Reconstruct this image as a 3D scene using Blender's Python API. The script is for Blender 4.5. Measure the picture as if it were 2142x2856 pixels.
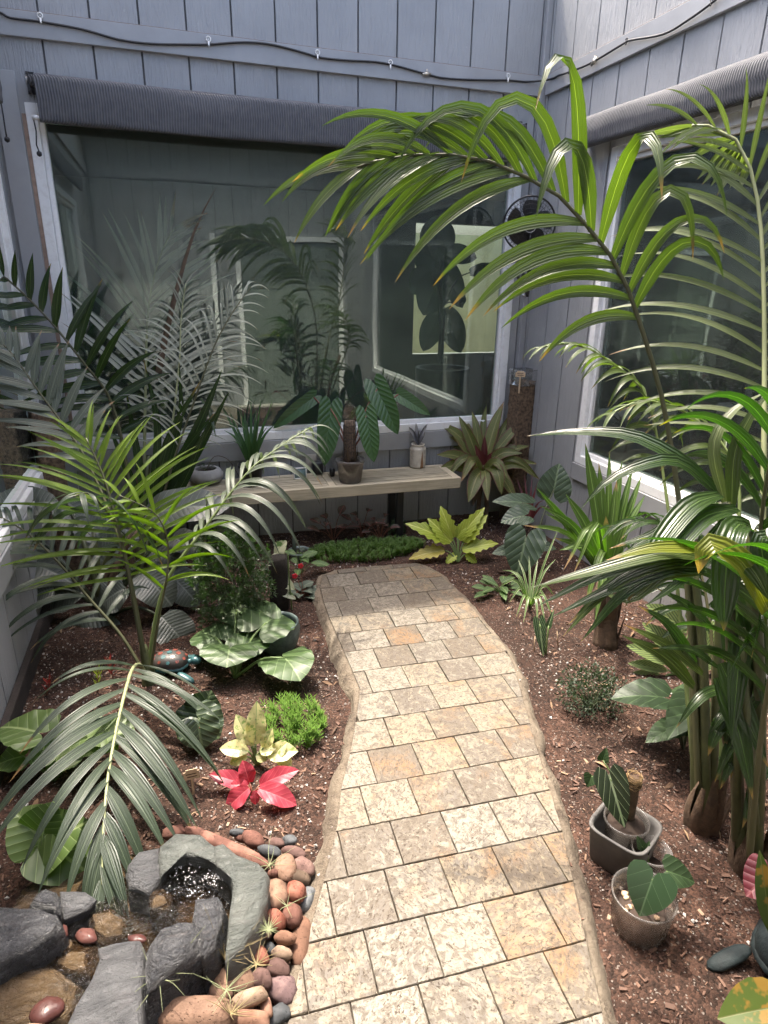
import bpy, math, random
from mathutils import Vector as V, Matrix, noise
random.seed(11)
S = bpy.context.scene
C = S.collection
for o in list(bpy.data.objects): bpy.data.objects.remove(o)
R = math.radians

# ------------------------------------------------------------------ camera
FPX, YAW, PITCH, ROLL, CH = 1776.6, 0.32275, 0.34741, 0.01576, 1.65
FW = V((math.sin(YAW)*math.cos(PITCH), math.cos(YAW)*math.cos(PITCH), -math.sin(PITCH)))
RT0 = V((math.cos(YAW), -math.sin(YAW), 0)); UP0 = RT0.cross(FW)
RT = RT0*math.cos(ROLL) + UP0*math.sin(ROLL); UP = UP0*math.cos(ROLL) - RT0*math.sin(ROLL)
cd = bpy.data.cameras.new('camera'); cam = bpy.data.objects.new('camera', cd); C.objects.link(cam)
cd.sensor_fit = 'VERTICAL'; cd.sensor_height = 24; cd.lens = FPX/2856*24; cd.clip_start = .02; cd.clip_end = 500
cam.matrix_world = Matrix(((RT.x, UP.x, -FW.x, 0), (RT.y, UP.y, -FW.y, 0), (RT.z, UP.z, -FW.z, CH), (0, 0, 0, 1)))
S.camera = cam

# ------------------------------------------------------------------ sky, sun, exposure
SUN_EL, SUN_AZ = R(68), R(-12)          # azimuth measured from +Y towards +X
w = bpy.data.worlds.new('World'); S.world = w; w.use_nodes = True
wn = w.node_tree; wn.nodes.clear()
sky = wn.nodes.new('ShaderNodeTexSky'); sky.sky_type = 'NISHITA'; sky.sun_disc = False
sky.sun_elevation = SUN_EL; sky.sun_rotation = SUN_AZ; sky.air_density = 1.0; sky.dust_density = 9.5; sky.ozone_density = 2.5
bg = wn.nodes.new('ShaderNodeBackground'); bg.inputs[1].default_value = .15
wo = wn.nodes.new('ShaderNodeOutputWorld'); wn.links.new(sky.outputs[0], bg.inputs[0]); wn.links.new(bg.outputs[0], wo.inputs[0])
sl = bpy.data.lights.new('sun', 'SUN'); sl.energy = 2.0; sl.angle = R(1.5); sl.color = (1, .91, .78)
so = bpy.data.objects.new('sun', sl); C.objects.link(so)
sd = V((math.sin(SUN_AZ)*math.cos(SUN_EL), math.cos(SUN_AZ)*math.cos(SUN_EL), math.sin(SUN_EL)))
so.rotation_euler = sd.to_track_quat('Z', 'Y').to_euler(); so.location = sd*20
S.view_settings.view_transform = 'Standard'; S.view_settings.look = 'None'; S.view_settings.gamma = 1
S.view_settings.exposure = 2.25
S.cycles.max_bounces = 6; S.cycles.transparent_max_bounces = 16; S.cycles.diffuse_bounces = 3; S.cycles.glossy_bounces = 3; S.cycles.transmission_bounces = 4
S.cycles.use_light_tree = False; S.cycles.adaptive_threshold = .03; S.cycles.caustics_reflective = False; S.cycles.caustics_refractive = False; S.cycles.sample_clamp_indirect = 6

# ------------------------------------------------------------------ measuring helpers: a direction seen from the viewpoint, cut with a real plane
EYE = V((0, 0, CH))
def ray(u, v): return FW + RT*((u-1071)/FPX) - UP*((v-1428)/FPX)
def gp(u, v, z=0.): d = ray(u, v); return EYE + d*((z-CH)/d.z)
def wy(u, v, y): d = ray(u, v); return EYE + d*(y/d.y)
def wx(u, v, x): d = ray(u, v); return EYE + d*(x/d.x)
def wd(u, v, d): return EYE + ray(u, v)*d

# ------------------------------------------------------------------ object helpers
ORG = {}
def tag(o, label=None, cat=None, group=None, kind=None):
    if label: o['label'] = label
    if cat: o['category'] = cat
    if group: o['group'] = group
    if kind: o['kind'] = kind
    return o
def thing(name, label, cat, loc, group=None):
    o = bpy.data.objects.new(name, None); C.objects.link(o); o.location = loc; o.empty_display_size = .05
    ORG[o] = V(loc); return tag(o, label, cat, group)
class MB:
    def __init__(s): s.v = []; s.f = []; s.uv = []; s.has = False
    def add(s, vs, fs, uvs=None):
        b = len(s.v); s.v += [V(x) for x in vs]; s.f += [tuple(b+i for i in f) for f in fs]
        if uvs: s.has = True; s.uv += list(uvs)
        else: s.uv += [(0, 0)]*len(vs)
        return s
    def box(s, a, b, M=None):
        x0, y0, z0 = a; x1, y1, z1 = b
        vs = [V(t) for t in ((x0,y0,z0),(x1,y0,z0),(x1,y1,z0),(x0,y1,z0),(x0,y0,z1),(x1,y0,z1),(x1,y1,z1),(x0,y1,z1))]
        if M: vs = [M @ t for t in vs]
        return s.add(vs, [(0,3,2,1),(4,5,6,7),(0,1,5,4),(1,2,6,5),(2,3,7,6),(3,0,4,7)])
    def bbox(s, a, b, c=.004):                                  # box with chamfered edges
        x0,y0,z0 = a; x1,y1,z1 = b; L = [(x0,x1),(y0,y1),(z0,z1)]; vs = []; idx = {}
        for sx in (0,1):
            for sy in (0,1):
                for sz in (0,1):
                    for k in range(3):
                        p = [L[0][sx], L[1][sy], L[2][sz]]
                        for j, sg in enumerate((sx,sy,sz)):
                            if j != k: p[j] += c if sg == 0 else -c
                        idx[(sx,sy,sz,k)] = len(vs); vs.append(p)
        fs = []
        for k in range(3):
            a1, a2 = [(1,2),(2,0),(0,1)][k]
            for sg in (0,1):
                q = []
                for t1,t2 in ((0,0),(1,0),(1,1),(0,1)):
                    t = [0,0,0]; t[k]=sg; t[a1]=t1; t[a2]=t2; q.append(idx[(*t,k)])
                fs.append(tuple(q) if sg else tuple(q[::-1]))
            # edges along axis k
            for t1 in (0,1):
                for t2 in (0,1):
                    def g(e, ax):
                        t=[0,0,0]; t[k]=e; t[a1]=t1; t[a2]=t2; return idx[(*t,ax)]
                    q = (g(0,a1), g(1,a1), g(1,a2), g(0,a2)); fs.append(q if t1 != t2 else q[::-1])
        for sx in (0,1):
            for sy in (0,1):
                for sz in (0,1):
                    q = tuple(idx[(sx,sy,sz,k)] for k in range(3)); fs.append(q if (sx+sy+sz)%2 else q[::-1])
        return s.add(vs, fs)
    def tube(s, pts, rad, n=6, caps=True):
        pts = [V(p) for p in pts]; m = len(pts)
        rs = rad if isinstance(rad, (list, tuple)) else [rad]*m
        t0 = (pts[1]-pts[0]).normalized(); a = t0.orthogonal().normalized(); vs = []; uv = []
        for i, p in enumerate(pts):
            t = (pts[min(i+1,m-1)]-pts[max(i-1,0)]).normalized()
            a = (a - t*a.dot(t)); a = a.normalized() if a.length > 1e-6 else t.orthogonal().normalized(); b = t.cross(a)
            for k in range(n):
                an = 2*math.pi*k/n; vs.append(p + (a*math.cos(an)+b*math.sin(an))*rs[i]); uv.append((k/n, i/(m-1)))
        fs = [(i*n+k, i*n+(k+1)%n, (i+1)*n+(k+1)%n, (i+1)*n+k) for i in range(m-1) for k in range(n)]
        if caps: fs += [tuple(range(n-1,-1,-1)), tuple((m-1)*n+k for k in range(n))]
        return s.add(vs, fs, uv)
    def lathe(s, prof, c=(0,0,0), n=24, wob=0, closed=False):
        c = V(c); vs = []; m = len(prof)
        for i, (r, z) in enumerate(prof):
            for k in range(n):
                an = 2*math.pi*k/n; q = r*(1+wob*noise.noise(V((math.cos(an)*2, math.sin(an)*2, z*9))))
                vs.append(c+V((q*math.cos(an), q*math.sin(an), z)))
        fs = [(i*n+k, i*n+(k+1)%n, (i+1)*n+(k+1)%n, (i+1)*n+k) for i in range(m-1) for k in range(n)]
        if not closed: fs += [tuple(range(n-1,-1,-1)), tuple((m-1)*n+k for k in range(n))]
        return s.add(vs, fs)
    def build(s, name, m, parent=None, loc=None, smooth=True, kind=None):
        org = ORG[parent] if parent is not None else V(loc or (0,0,0))
        me = bpy.data.meshes.new(name); me.from_pydata([v-org for v in s.v], [], s.f)
        if s.has:
            l = me.uv_layers.new(name='UVMap'); vi = [0]*len(me.loops); me.loops.foreach_get('vertex_index', vi)
            l.data.foreach_set('uv', [c for i in vi for c in s.uv[i]])
        if smooth: me.polygons.foreach_set('use_smooth', [True]*len(me.polygons))
        me.materials.append(m); o = bpy.data.objects.new(name, me); C.objects.link(o)
        if parent is not None: o.parent = parent
        else: o.location = org
        ORG[o] = org
        if kind: o['kind'] = kind
        return o
def cr(pts, n=8):                                               # Catmull-Rom through points
    pts = [V(p) for p in pts]; out = []; P = [pts[0]*2-pts[1]] + pts + [pts[-1]*2-pts[-2]]
    for i in range(1, len(P)-2):
        a,b,c,d = P[i-1:i+3]
        for k in range(n):
            t = k/n; out.append(.5*((2*b)+(c-a)*t+(2*a-5*b+4*c-d)*t*t+(3*b-a-3*c+d)*t**3))
    return out + [pts[-1]]
def rs(pts, n):                                                 # resample to n even points
    L = [0]
    for a, b in zip(pts, pts[1:]): L.append(L[-1]+(b-a).length)
    out = []; j = 0
    for k in range(n):
        t = L[-1]*k/(n-1)
        while j < len(L)-2 and L[j+1] < t: j += 1
        f = (t-L[j])/max(L[j+1]-L[j], 1e-9); out.append(pts[j].lerp(pts[j+1], min(max(f,0),1)))
    return out
U = random.uniform

# ------------------------------------------------------------------ material helpers
def newmat(name):
    m = bpy.data.materials.new(name); m.use_nodes = True; nt = m.node_tree; nt.nodes.clear()
    out = nt.nodes.new('ShaderNodeOutputMaterial'); b = nt.nodes.new('ShaderNodeBsdfPrincipled')
    nt.links.new(b.outputs[0], out.inputs[0]); return m, nt, b, out
def nd(nt, typ, ins=None, **kw):
    n = nt.nodes.new('ShaderNode'+typ)
    for k, x in kw.items(): setattr(n, k, x)
    for k, x in (ins or {}).items():
        if isinstance(x, bpy.types.NodeSocket): nt.links.new(x, n.inputs[k])
        else: n.inputs[k].default_value = x
    return n
def c4(c): return (c[0], c[1], c[2], 1)
def mth(nt, op, a, b=0., cl=False):
    n = nt.nodes.new('ShaderNodeMath'); n.operation = op; n.use_clamp = cl
    for i, x in enumerate((a, b)):
        if isinstance(x, bpy.types.NodeSocket): nt.links.new(x, n.inputs[i])
        else: n.inputs[i].default_value = x
    return n.outputs[0]
def ramp(nt, fac, stops, interp='LINEAR'):
    n = nt.nodes.new('ShaderNodeValToRGB'); n.color_ramp.interpolation = interp; e = n.color_ramp.elements
    while len(e) < len(stops): e.new(.5)
    for x, (p, c) in zip(e, stops): x.position = p; x.color = c4(c) if len(c) == 3 else c
    nt.links.new(fac, n.inputs[0]); return n.outputs[0]
def mix(nt, f, a, b, mode='MIX'):
    n = nt.nodes.new('ShaderNodeMix'); n.data_type = 'RGBA'; n.blend_type = mode
    for sk, x in (('Factor', f),):
        if isinstance(x, bpy.types.NodeSocket): nt.links.new(x, n.inputs[0])
        else: n.inputs[0].default_value = x
    for i, x in ((6, a), (7, b)):
        if isinstance(x, bpy.types.NodeSocket): nt.links.new(x, n.inputs[i])
        else: n.inputs[i].default_value = c4(x)
    return n.outputs[2]
def bump(nt, b, h, st=.3, d=.01):
    n = nd(nt, 'Bump', {'Height': h, 'Strength': st, 'Distance': d}); nt.links.new(n.outputs[0], b.inputs['Normal']); return n
def tc(nt, o='Object'): return nt.nodes.new('ShaderNodeTexCoord').outputs[o]
def geo_pos(nt): return nt.nodes.new('ShaderNodeNewGeometry').outputs['Position']
def noi(nt, vec, sc, det=4, rough=.55, dist=0.): return nd(nt, 'TexNoise', {'Vector': vec, 'Scale': sc, 'Detail': det, 'Roughness': rough, 'Distortion': dist}).outputs[0]
def mapv(nt, vec, scale=(1,1,1), loc=(0,0,0), rot=(0,0,0)): return nd(nt, 'Mapping', {'Vector': vec, 'Scale': scale, 'Location': loc, 'Rotation': rot}).outputs[0]
def simple(name, col, rough=.6, var=.25, sc=20, metal=0, bs=0., spec=.5, col2=None, emis=None):
    m, nt, b, out = newmat(name); p = geo_pos(nt); f = noi(nt, p, sc)
    c2 = col2 or tuple(x*(1-var) for x in col)
    nt.links.new(ramp(nt, f, [(.3, c2), (.7, col)]), b.inputs['Base Color'])
    b.inputs['Roughness'].default_value = rough; b.inputs['Metallic'].default_value = metal; b.inputs['Specular IOR Level'].default_value = spec
    if bs: bump(nt, b, noi(nt, p, sc*4), bs, .004)
    return m
def leafmat(name, dark, light, vein=None, nv=0, vw=.12, mid=.03, rough=.38, tr=(.2,.4,.04), tw=.3, tip=None, slope=.7, blotch=None, edge=None, stripes=0, spec=.5, vb=.35):
    """leaf with midrib and side veins from its UVs, object-to-object variation and light shining through"""
    m, nt, b, out = newmat(name)
    uv = nd(nt, 'SeparateXYZ', {0: tc(nt, 'UV')}); x = mth(nt, 'ABSOLUTE', mth(nt, 'SUBTRACT', uv.outputs[0], .5)); y = uv.outputs[1]
    rnd = nt.nodes.new('ShaderNodeObjectInfo').outputs['Random']; pos = geo_pos(nt)
    n1 = noi(nt, pos, 14, 3)
    f = mth(nt, 'ADD', mth(nt, 'MULTIPLY', rnd, .55), mth(nt, 'MULTIPLY', n1, .5), True)
    dark = tuple(x*.82 for x in dark); light_ = tuple(x*.84 for x in light); col = mix(nt, f, dark, light_); hgt = n1
    if blotch:
        bc, bs, th = blotch; q = noi(nt, pos, bs, 3, .6)
        col = mix(nt, ramp(nt, q, [(th, (0,0,0)), (th+.06, (1,1,1))]), col, bc)
    if stripes:
        s = mth(nt, 'SINE', mth(nt, 'MULTIPLY', x, stripes)); col = mix(nt, mth(nt, 'MULTIPLY', mth(nt, 'ABSOLUTE', s), .35), col, tuple(c*.55 for c in dark)); hgt = s
    if nv:
        q = mth(nt, 'FRACT', mth(nt, 'MULTIPLY', mth(nt, 'SUBTRACT', y, mth(nt, 'MULTIPLY', x, slope)), nv))
        q = mth(nt, 'ABSOLUTE', mth(nt, 'SUBTRACT', q, .5)); vf = ramp(nt, q, [(.5-vw, (0,0,0)), (.5-vw*.35, (1,1,1))])
        col = mix(nt, mth(nt, 'MULTIPLY', vf, 1.0), col, vein); hgt = mth(nt, 'SUBTRACT', 1., mth(nt, 'MULTIPLY', mth(nt, 'MULTIPLY', q, 2.), mth(nt, 'MULTIPLY', q, 2.)))
    if mid and vein:
        mf = ramp(nt, x, [(mid*.5, (1,1,1)), (mid, (0,0,0))]); col = mix(nt, mf, col, vein)
    if edge:
        ef = ramp(nt, x, [(edge[1], (0,0,0)), (edge[1]+.08, (1,1,1))]); col = mix(nt, ef, col, edge[0])
    if tip:
        tf = ramp(nt, mth(nt, 'ADD', y, mth(nt, 'MULTIPLY', mth(nt, 'SUBTRACT', rnd, .62), .2)), [(.92, (0,0,0)), (.99, (1,1,1))]); col = mix(nt, tf, col, tip)
    nt.links.new(col, b.inputs['Base Color']); b.inputs['Roughness'].default_value = rough; b.inputs['Specular IOR Level'].default_value = spec
    if vb: bump(nt, b, hgt, vb, .004)
    if tw:
        tcol = mix(nt, 1., col, tuple(t/max(max(light), .02) for t in tr), 'MULTIPLY')
        t = nd(nt, 'BsdfTranslucent', {'Color': tcol}); ms = nd(nt, 'MixShader', {0: tw, 1: b.outputs[0], 2: t.outputs[0]})
        nt.links.new(ms.outputs[0], out.inputs[0])
    return m

# ================================================================== SETTING
YB, XR, XL, YF, HW = 4.1, 2.384, -0.72, -0.62, 3.45      # back, right, left, front wall planes; wall height

# ---- materials of the setting
def siding_mat():
    m, nt, b, out = newmat('siding_paint'); p = geo_pos(nt)
    g = noi(nt, mapv(nt, p, (14, 14, 1.6)), 5, 5, .6, .6); k = noi(nt, p, 70, 3); dirt = noi(nt, p, 2.2, 4)
    stk = noi(nt, mapv(nt, p, (9, 9, .5)), 3, 5, .65); col = mix(nt, ramp(nt, dirt, [(.35, (0,0,0)), (.75, (1,1,1))]), (.322,.328,.334), (.402,.408,.413)); col = mix(nt, ramp(nt, stk, [(.58, (0,)*3), (.76, (.4,)*3)]), col, (.27,.274,.28)); col = mix(nt, ramp(nt, noi(nt, p, 24, 4, .7), [(.66, (0,)*3), (.72, (.6,)*3)]), col, (.47,.468,.465))
    nt.links.new(col, b.inputs['Base Color']); b.inputs['Roughness'].default_value = .55; b.inputs['Specular IOR Level'].default_value = .4
    v = nd(nt, 'TexVoronoi', {'Vector': mapv(nt, p, (1, 1, .35)), 'Scale': 60.}).outputs[0]
    h = mth(nt, 'ADD', mth(nt, 'MULTIPLY', ramp(nt, g, [(.42, (0,0,0)), (.6, (1,1,1))]), 1.), mth(nt, 'ADD', mth(nt, 'MULTIPLY', k, .4), mth(nt, 'MULTIPLY', v, .3)))
    bump(nt, b, h, .55, .0035); return m
M_SID = siding_mat()
M_SHEATH = simple('siding_groove', (.13,.13,.134), .7)
M_TRIM = simple('trim_paint', (.368,.373,.38), .5, .12, 8, bs=.15)
M_DUST = simple('trim_dust', (.34,.29,.26), .9, .3, 40)
def white_vinyl():
    m, nt, b, out = newmat('white_vinyl'); p = geo_pos(nt)
    g = ramp(nt, noi(nt, mapv(nt, p, (3, 3, 3)), 9, 6, .7), [(.3, (.78,.77,.75)), (.5, (.90,.90,.89))])
    nt.links.new(g, b.inputs['Base Color']); b.inputs['Roughness'].default_value = .4; return m
M_VINYL = white_vinyl()
M_RAW = simple('weathered_wood_edge', (.42,.30,.23), .8, .4, 30)
def glass_mat(name, tint, base):
    m, nt, b, out = newmat(name); fr = nd(nt, 'Fresnel', {'IOR': 1.5})
    f = mth(nt, 'ADD', mth(nt, 'MULTIPLY', fr.outputs[0], .9), base, True)
    wob = noi(nt, geo_pos(nt), 1.7, 2); bp = nd(nt, 'Bump', {'Height': wob, 'Strength': .02, 'Distance': .05})
    t = nd(nt, 'BsdfTransparent', {'Color': c4(tint)}); g = nd(nt, 'BsdfGlossy', {'Color': (.92,1,.95,1), 'Roughness': .012, 'Normal': bp.outputs[0]})
    ms = nd(nt, 'MixShader', {0: f, 1: t.outputs[0], 2: g.outputs[0]})
    dst = nd(nt, 'BsdfDiffuse', {'Color': (.50,.55,.52,1)}); dn = ramp(nt, noi(nt, mapv(nt, geo_pos(nt), (6,6,1.2)), 4, 5, .7), [(.35, (.032,)*3), (.8, (.08,)*3)])
    m2 = nd(nt, 'MixShader', {0: dn, 1: ms.outputs[0], 2: dst.outputs[0]})
    nt.links.new(m2.outputs[0], out.inputs[0]); return m
M_GLASS = glass_mat('window_glass', (.84,.92,.88), .05)

def frameM(N): 
    """local (a, depth out of the wall, z) -> world for a wall facing N; a is world x or y"""
    return (lambda a, d, z, P: V((a, P+N[1]*d, z)) if abs(N[1]) > .5 else V((P+N[0]*d, a, z)))
class WB:
    """boxes in wall coordinates"""
    def __init__(s, N, P): s.N, s.P, s.fn = N, P, frameM(N); s.mb = MB()
    def box(s, a0, a1, d0, d1, z0, z1, c=0):
        t = MB(); (t.bbox((a0,d0,z0), (a1,d1,z1), c) if c else t.box((a0,d0,z0), (a1,d1,z1)))
        s.mb.add([s.fn(q.x, q.y, q.z, s.P) for q in t.v], t.f); return s
    def tube(s, pts, r, n=8): s.mb.tube([s.fn(*q, s.P) for q in pts], r, n); return s
    def build(s, name, m, parent, smooth=False, kind=None): return s.mb.build(name, m, parent, smooth=smooth, kind=kind)

def make_wall(name, label, N, P, a0, a1, ops, phase, pitch=.232):
    base = V(((a0+a1)/2, P, 0)) if abs(N[1]) > .5 else V((P, (a0+a1)/2, 0))
    root = thing(name, label, 'wall', base)
    sh = WB(N, P); zs = sorted({0, HW} | {z for o in ops for z in o[2:]}); xs = sorted({a0, a1} | {x for o in ops for x in o[:2]})
    for x0, x1 in zip(xs, xs[1:]):
        for z0, z1 in zip(zs, zs[1:]):
            if not any(o[0]-1e-4 <= x0 and x1 <= o[1]+1e-4 and o[2]-1e-4 <= z0 and z1 <= o[3]+1e-4 for o in ops):
                sh.box(x0, x1, -.10, -.012, z0-(.1 if z0 == 0 else 0), z1)
    sh.build('sheathing', M_SHEATH, root)
    gr = []; x = phase
    while x > a0: x -= pitch
    while x < a1+pitch: gr.append(x); x += pitch
    for g0, g1 in zip(gr, gr[1:]):
        cuts = sorted({max(g0,a0), min(g1,a1)} | {x for o in ops for x in o[:2] if g0 < x < g1})
        for x0, x1 in zip(cuts, cuts[1:]):
            if x1-x0 < .012: continue
            e0 = .005 if abs(x0-g0) < 1e-6 else 0; e1 = .005 if abs(x1-g1) < 1e-6 else 0
            segs = [(.0, HW)]
            for o in ops:
                if o[0] < x1-1e-4 and o[1] > x0+1e-4:
                    segs = [s2 for s1 in segs for s2 in ((s1[0], min(s1[1], o[2])), (max(s1[0], o[3]), s1[1])) if s2[1]-s2[0] > .01]
            for z0, z1 in segs: WB(N, P).box(x0+e0, x1-e1, -.012, U(-.001, .001), z0, z1).build('siding_board', M_SID, root)
    return root
def trim(root, N, P, a0, a1, z0, z1, d=.022, name='trim_board', m=None): return WB(N, P).box(a0, a1, .002, d, z0, z1, .002).build(name, m or M_TRIM, root)
def window(root, N, P, a0, a1, z0, z1, raw=None, fw=.052):
    f = WB(N, P)
    for (x0, x1, y0, y1) in ((a0, a0+fw, z0, z1), (a1-fw, a1, z0, z1), (a0+fw, a1-fw, z0, z0+fw), (a0+fw, a1-fw, z1-fw, z1)): f.box(x0, x1, -.06, .012, y0, y1, .003)
    win = f.build('window', M_VINYL, root)
    s = WB(N, P); g = fw+.026
    for (x0, x1, y0, y1) in ((a0+fw+.001, a0+g, z0+fw+.001, z1-fw-.001), (a1-g, a1-fw-.001, z0+fw+.001, z1-fw-.001), (a0+g, a1-g, z0+fw+.001, z0+g), (a0+g, a1-g, z1-g, z1-fw-.001)): s.box(x0, x1, -.055, -.012, y0, y1, .003)
    s.build('glazing_bead', M_VINYL, win)
    WB(N, P).box(a0+g-.004, a1-g+.004, -.040, -.034, z0+g-.004, z1-g+.004).build('pane', M_GLASS, win)
    if raw: WB(N, P).box(*raw).build('weathered_strip', M_RAW, win)
    return win

# ---- the four walls of the courtyard
WB_ = (-.572, 2.272, .668, 2.47)
wall_b = make_wall('house_wall', 'grey vertical board siding wall behind the slatted bench with wide window', (0,-1), YB, XL, XR, [WB_], -.45)
N, P = (0,-1), YB
window(wall_b, N, P, *WB_, raw=(-.592, -.572, .001, .006, .70, 2.42))
trim(wall_b, N, P, XL+.03, XR-.03, 2.745, 2.853)
trim(wall_b, N, P, XL+.03, XR-.03, 2.853, 2.8565, .021, 'dusty_ledge', M_DUST)
trim(wall_b, N, P, -.60, 2.30, .545, .664, .02)
trim(wall_b, N, P, XL+.02, -.595, .0, 2.60, .018)
WB(N, P).box(XR-.04, XR-.002, .0, .03, 0, HW, .003).build('corner_trim', M_TRIM, wall_b)
WR_ = (.62, 3.322, .597, 2.345)
wall_r = make_wall('house_wall', 'grey board siding wall at the right holding the big window behind the palms', (-1,0), XR, YF, YB, [WR_], 3.584, .231)
N, P = (-1,0), XR
window(wall_r, N, P, *WR_)
trim(wall_r, N, P, YF+.03, YB-.045, 2.745, 2.853)
trim(wall_r, N, P, YF+.03, YB-.045, 2.853, 2.8565, .021, 'dusty_ledge', M_DUST)
trim(wall_r, N, P, .60, 3.33, .49, .594, .02)
WL_ = (.9, 3.965, .60, 2.33)
wall_l = make_wall('house_wall', 'grey board siding wall along the left edge with white framed window', (1,0), XL, YF, YB, [WL_], 3.8)
N, P = (1,0), XL
window(wall_l, N, P, *WL_)
trim(wall_l, N, P, YF+.03, YB-.03, 2.745, 2.853)
trim(wall_l, N, P, .9, 3.97, .48, .596, .02)
WB(N, P).box(YF+.02, YB-.02, .004, .034, -.03, .10, .003).build('ground_board', simple('rotting_board', (.035,.026,.022), .9, .5, 25, bs=.4), wall_l)
# front wall, behind the viewpoint, seen in the window's reflection
DR_ = (.98, 2.28, .02, 2.12)
wall_f = make_wall('house_wall', 'grey board siding wall with double doors, mirrored in the wide window', (0,1), YF, XL, XR, [DR_], 0.)
N, P = (0,1), YF
trim(wall_f, N, P, XL+.03, XR-.03, 2.745, 2.853); trim(wall_f, N, P, XL+.03, XR-.03, 2.853, 2.8565, .021, 'dusty_ledge', M_DUST)
M_DOOR = simple('door_paint', (.20,.235,.205), .45, .1, 3)
f = WB(N, P)
for x0, x1, z0, z1 in ((.92, .98, .02, 2.18), (2.28, 2.34, .02, 2.18), (.98, 2.28, 2.12, 2.18), (.62, .68, .02, 2.18)): f.box(x0, x1, .0, .03, z0, z1, .003)
f.build('door_frame', M_VINYL, wall_f)
M_KNOB = simple('black_metal', (.02,.02,.02), .35, .1, metal=.6)
for x0, x1, kx in ((.985, 1.628, 1.575), (1.632, 2.275, 1.685)):
    dd = WB(N, P); dd.box(x0, x1, -.05, -.01, .03, 2.11)
    for px0, px1 in ((x0+.08, (x0+x1)/2-.03), ((x0+x1)/2+.03, x1-.08)):
        for z0, z1 in ((.2, .78), (.92, 1.55), (1.68, 1.98)):
            dd.box(px0, px1, -.0095, -.002, z0, z0+.02, .002).box(px0, px1, -.0095, -.002, z1-.02, z1, .002).box(px0, px0+.02, -.0095, -.002, z0+.02, z1-.02, .002).box(px1-.02, px1, -.0095, -.002, z0+.02, z1-.02, .002).box(px0+.05, px1-.05, -.0095, -.004, z0+.05, z1-.05, .003)
    dr = dd.build('door', M_DOOR, wall_f)
    WB(N, P).tube([(kx, -.01, 1.0), (kx, .03, 1.0), (kx+(.07 if kx > 1.63 else -.07), .035, 1.0)], .011).tube([(kx, -.01, 1.0), (kx, .0, 1.0)], .028, 16).tube([(kx, -.01, 1.14), (kx, .005, 1.14)], .025, 16).build('handle', M_KNOB, dr, True)
WB(N, P).box(.60, 2.34, .0, .12, 0, .03, .003).build('threshold', simple('threshold_stone', (.5,.47,.42), .7), wall_f)

# ---- rooms seen through the glass
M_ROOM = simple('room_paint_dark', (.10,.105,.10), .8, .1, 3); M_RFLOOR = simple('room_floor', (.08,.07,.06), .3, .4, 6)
def struct(name, mb, m, smooth=False): o = mb.build(name, m, smooth=smooth); o['kind'] = 'structure'; return o
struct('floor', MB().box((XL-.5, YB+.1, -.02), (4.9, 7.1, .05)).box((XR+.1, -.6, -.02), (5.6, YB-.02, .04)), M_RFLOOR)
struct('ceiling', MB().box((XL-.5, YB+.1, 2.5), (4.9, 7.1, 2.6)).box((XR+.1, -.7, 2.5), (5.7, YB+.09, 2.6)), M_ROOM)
rb = MB()
YO = 7.0; xo0, xo1, zo0, zo1 = wy(1150,985,YO).x, 4.6, wy(1300,985,YO).z, 2.25
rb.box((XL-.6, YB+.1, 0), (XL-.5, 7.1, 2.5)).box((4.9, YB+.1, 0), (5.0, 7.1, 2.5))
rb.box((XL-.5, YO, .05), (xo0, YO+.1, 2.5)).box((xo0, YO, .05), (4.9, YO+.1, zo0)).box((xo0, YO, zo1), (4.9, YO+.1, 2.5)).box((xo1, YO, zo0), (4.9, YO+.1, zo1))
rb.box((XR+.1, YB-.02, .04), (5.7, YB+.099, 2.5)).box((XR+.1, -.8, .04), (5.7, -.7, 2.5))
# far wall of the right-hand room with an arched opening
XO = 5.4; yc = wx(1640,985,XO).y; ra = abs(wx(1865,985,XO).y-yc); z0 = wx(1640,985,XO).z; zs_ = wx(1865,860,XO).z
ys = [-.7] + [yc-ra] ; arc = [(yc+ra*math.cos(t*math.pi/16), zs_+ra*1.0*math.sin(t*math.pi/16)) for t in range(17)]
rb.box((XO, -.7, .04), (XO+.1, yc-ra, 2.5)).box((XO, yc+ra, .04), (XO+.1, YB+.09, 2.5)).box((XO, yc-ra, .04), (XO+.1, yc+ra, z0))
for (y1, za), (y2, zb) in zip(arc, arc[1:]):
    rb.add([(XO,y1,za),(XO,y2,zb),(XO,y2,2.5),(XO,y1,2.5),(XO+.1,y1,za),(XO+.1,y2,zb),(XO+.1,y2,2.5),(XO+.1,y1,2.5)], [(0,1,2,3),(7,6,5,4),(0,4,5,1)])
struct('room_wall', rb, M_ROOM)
M_GARDEN = simple('garden_wall_render', (.80,.76,.42), .9, .25, 3)
struct('garden_wall', MB().box((-2, 9.2, -.1), (9, 9.3, 2.3)).box((8.6, -3, -.1), (8.7, 9.1, 2.3)), M_GARDEN)
struct('ground', MB().box((-60, -60, -.2), (60, 60, -.1)), simple('outer_earth', (.16,.14,.10), .95, .4, 1.5))
struct('roof', MB().box((XL-.6, YB+.10, 2.62), (5.8, 7.2, HW-.05)).box((XR+.1, -4, 2.62), (5.8, YB+.09, HW-.05)).box((-4, -.7, 2.62), (XL-.1, 7.2, HW-.05)).box((-4, -4, 2.62), (XR+.09, YF-.1, HW-.05)), M_SHEATH)
struct('shading_eave', MB().box((XL-.1, YF-.1, HW-.04), (XR+.1, YF+.72, HW+.06)), M_SHEATH)  # overhang out of view, added and sized to shade the front wall
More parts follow.
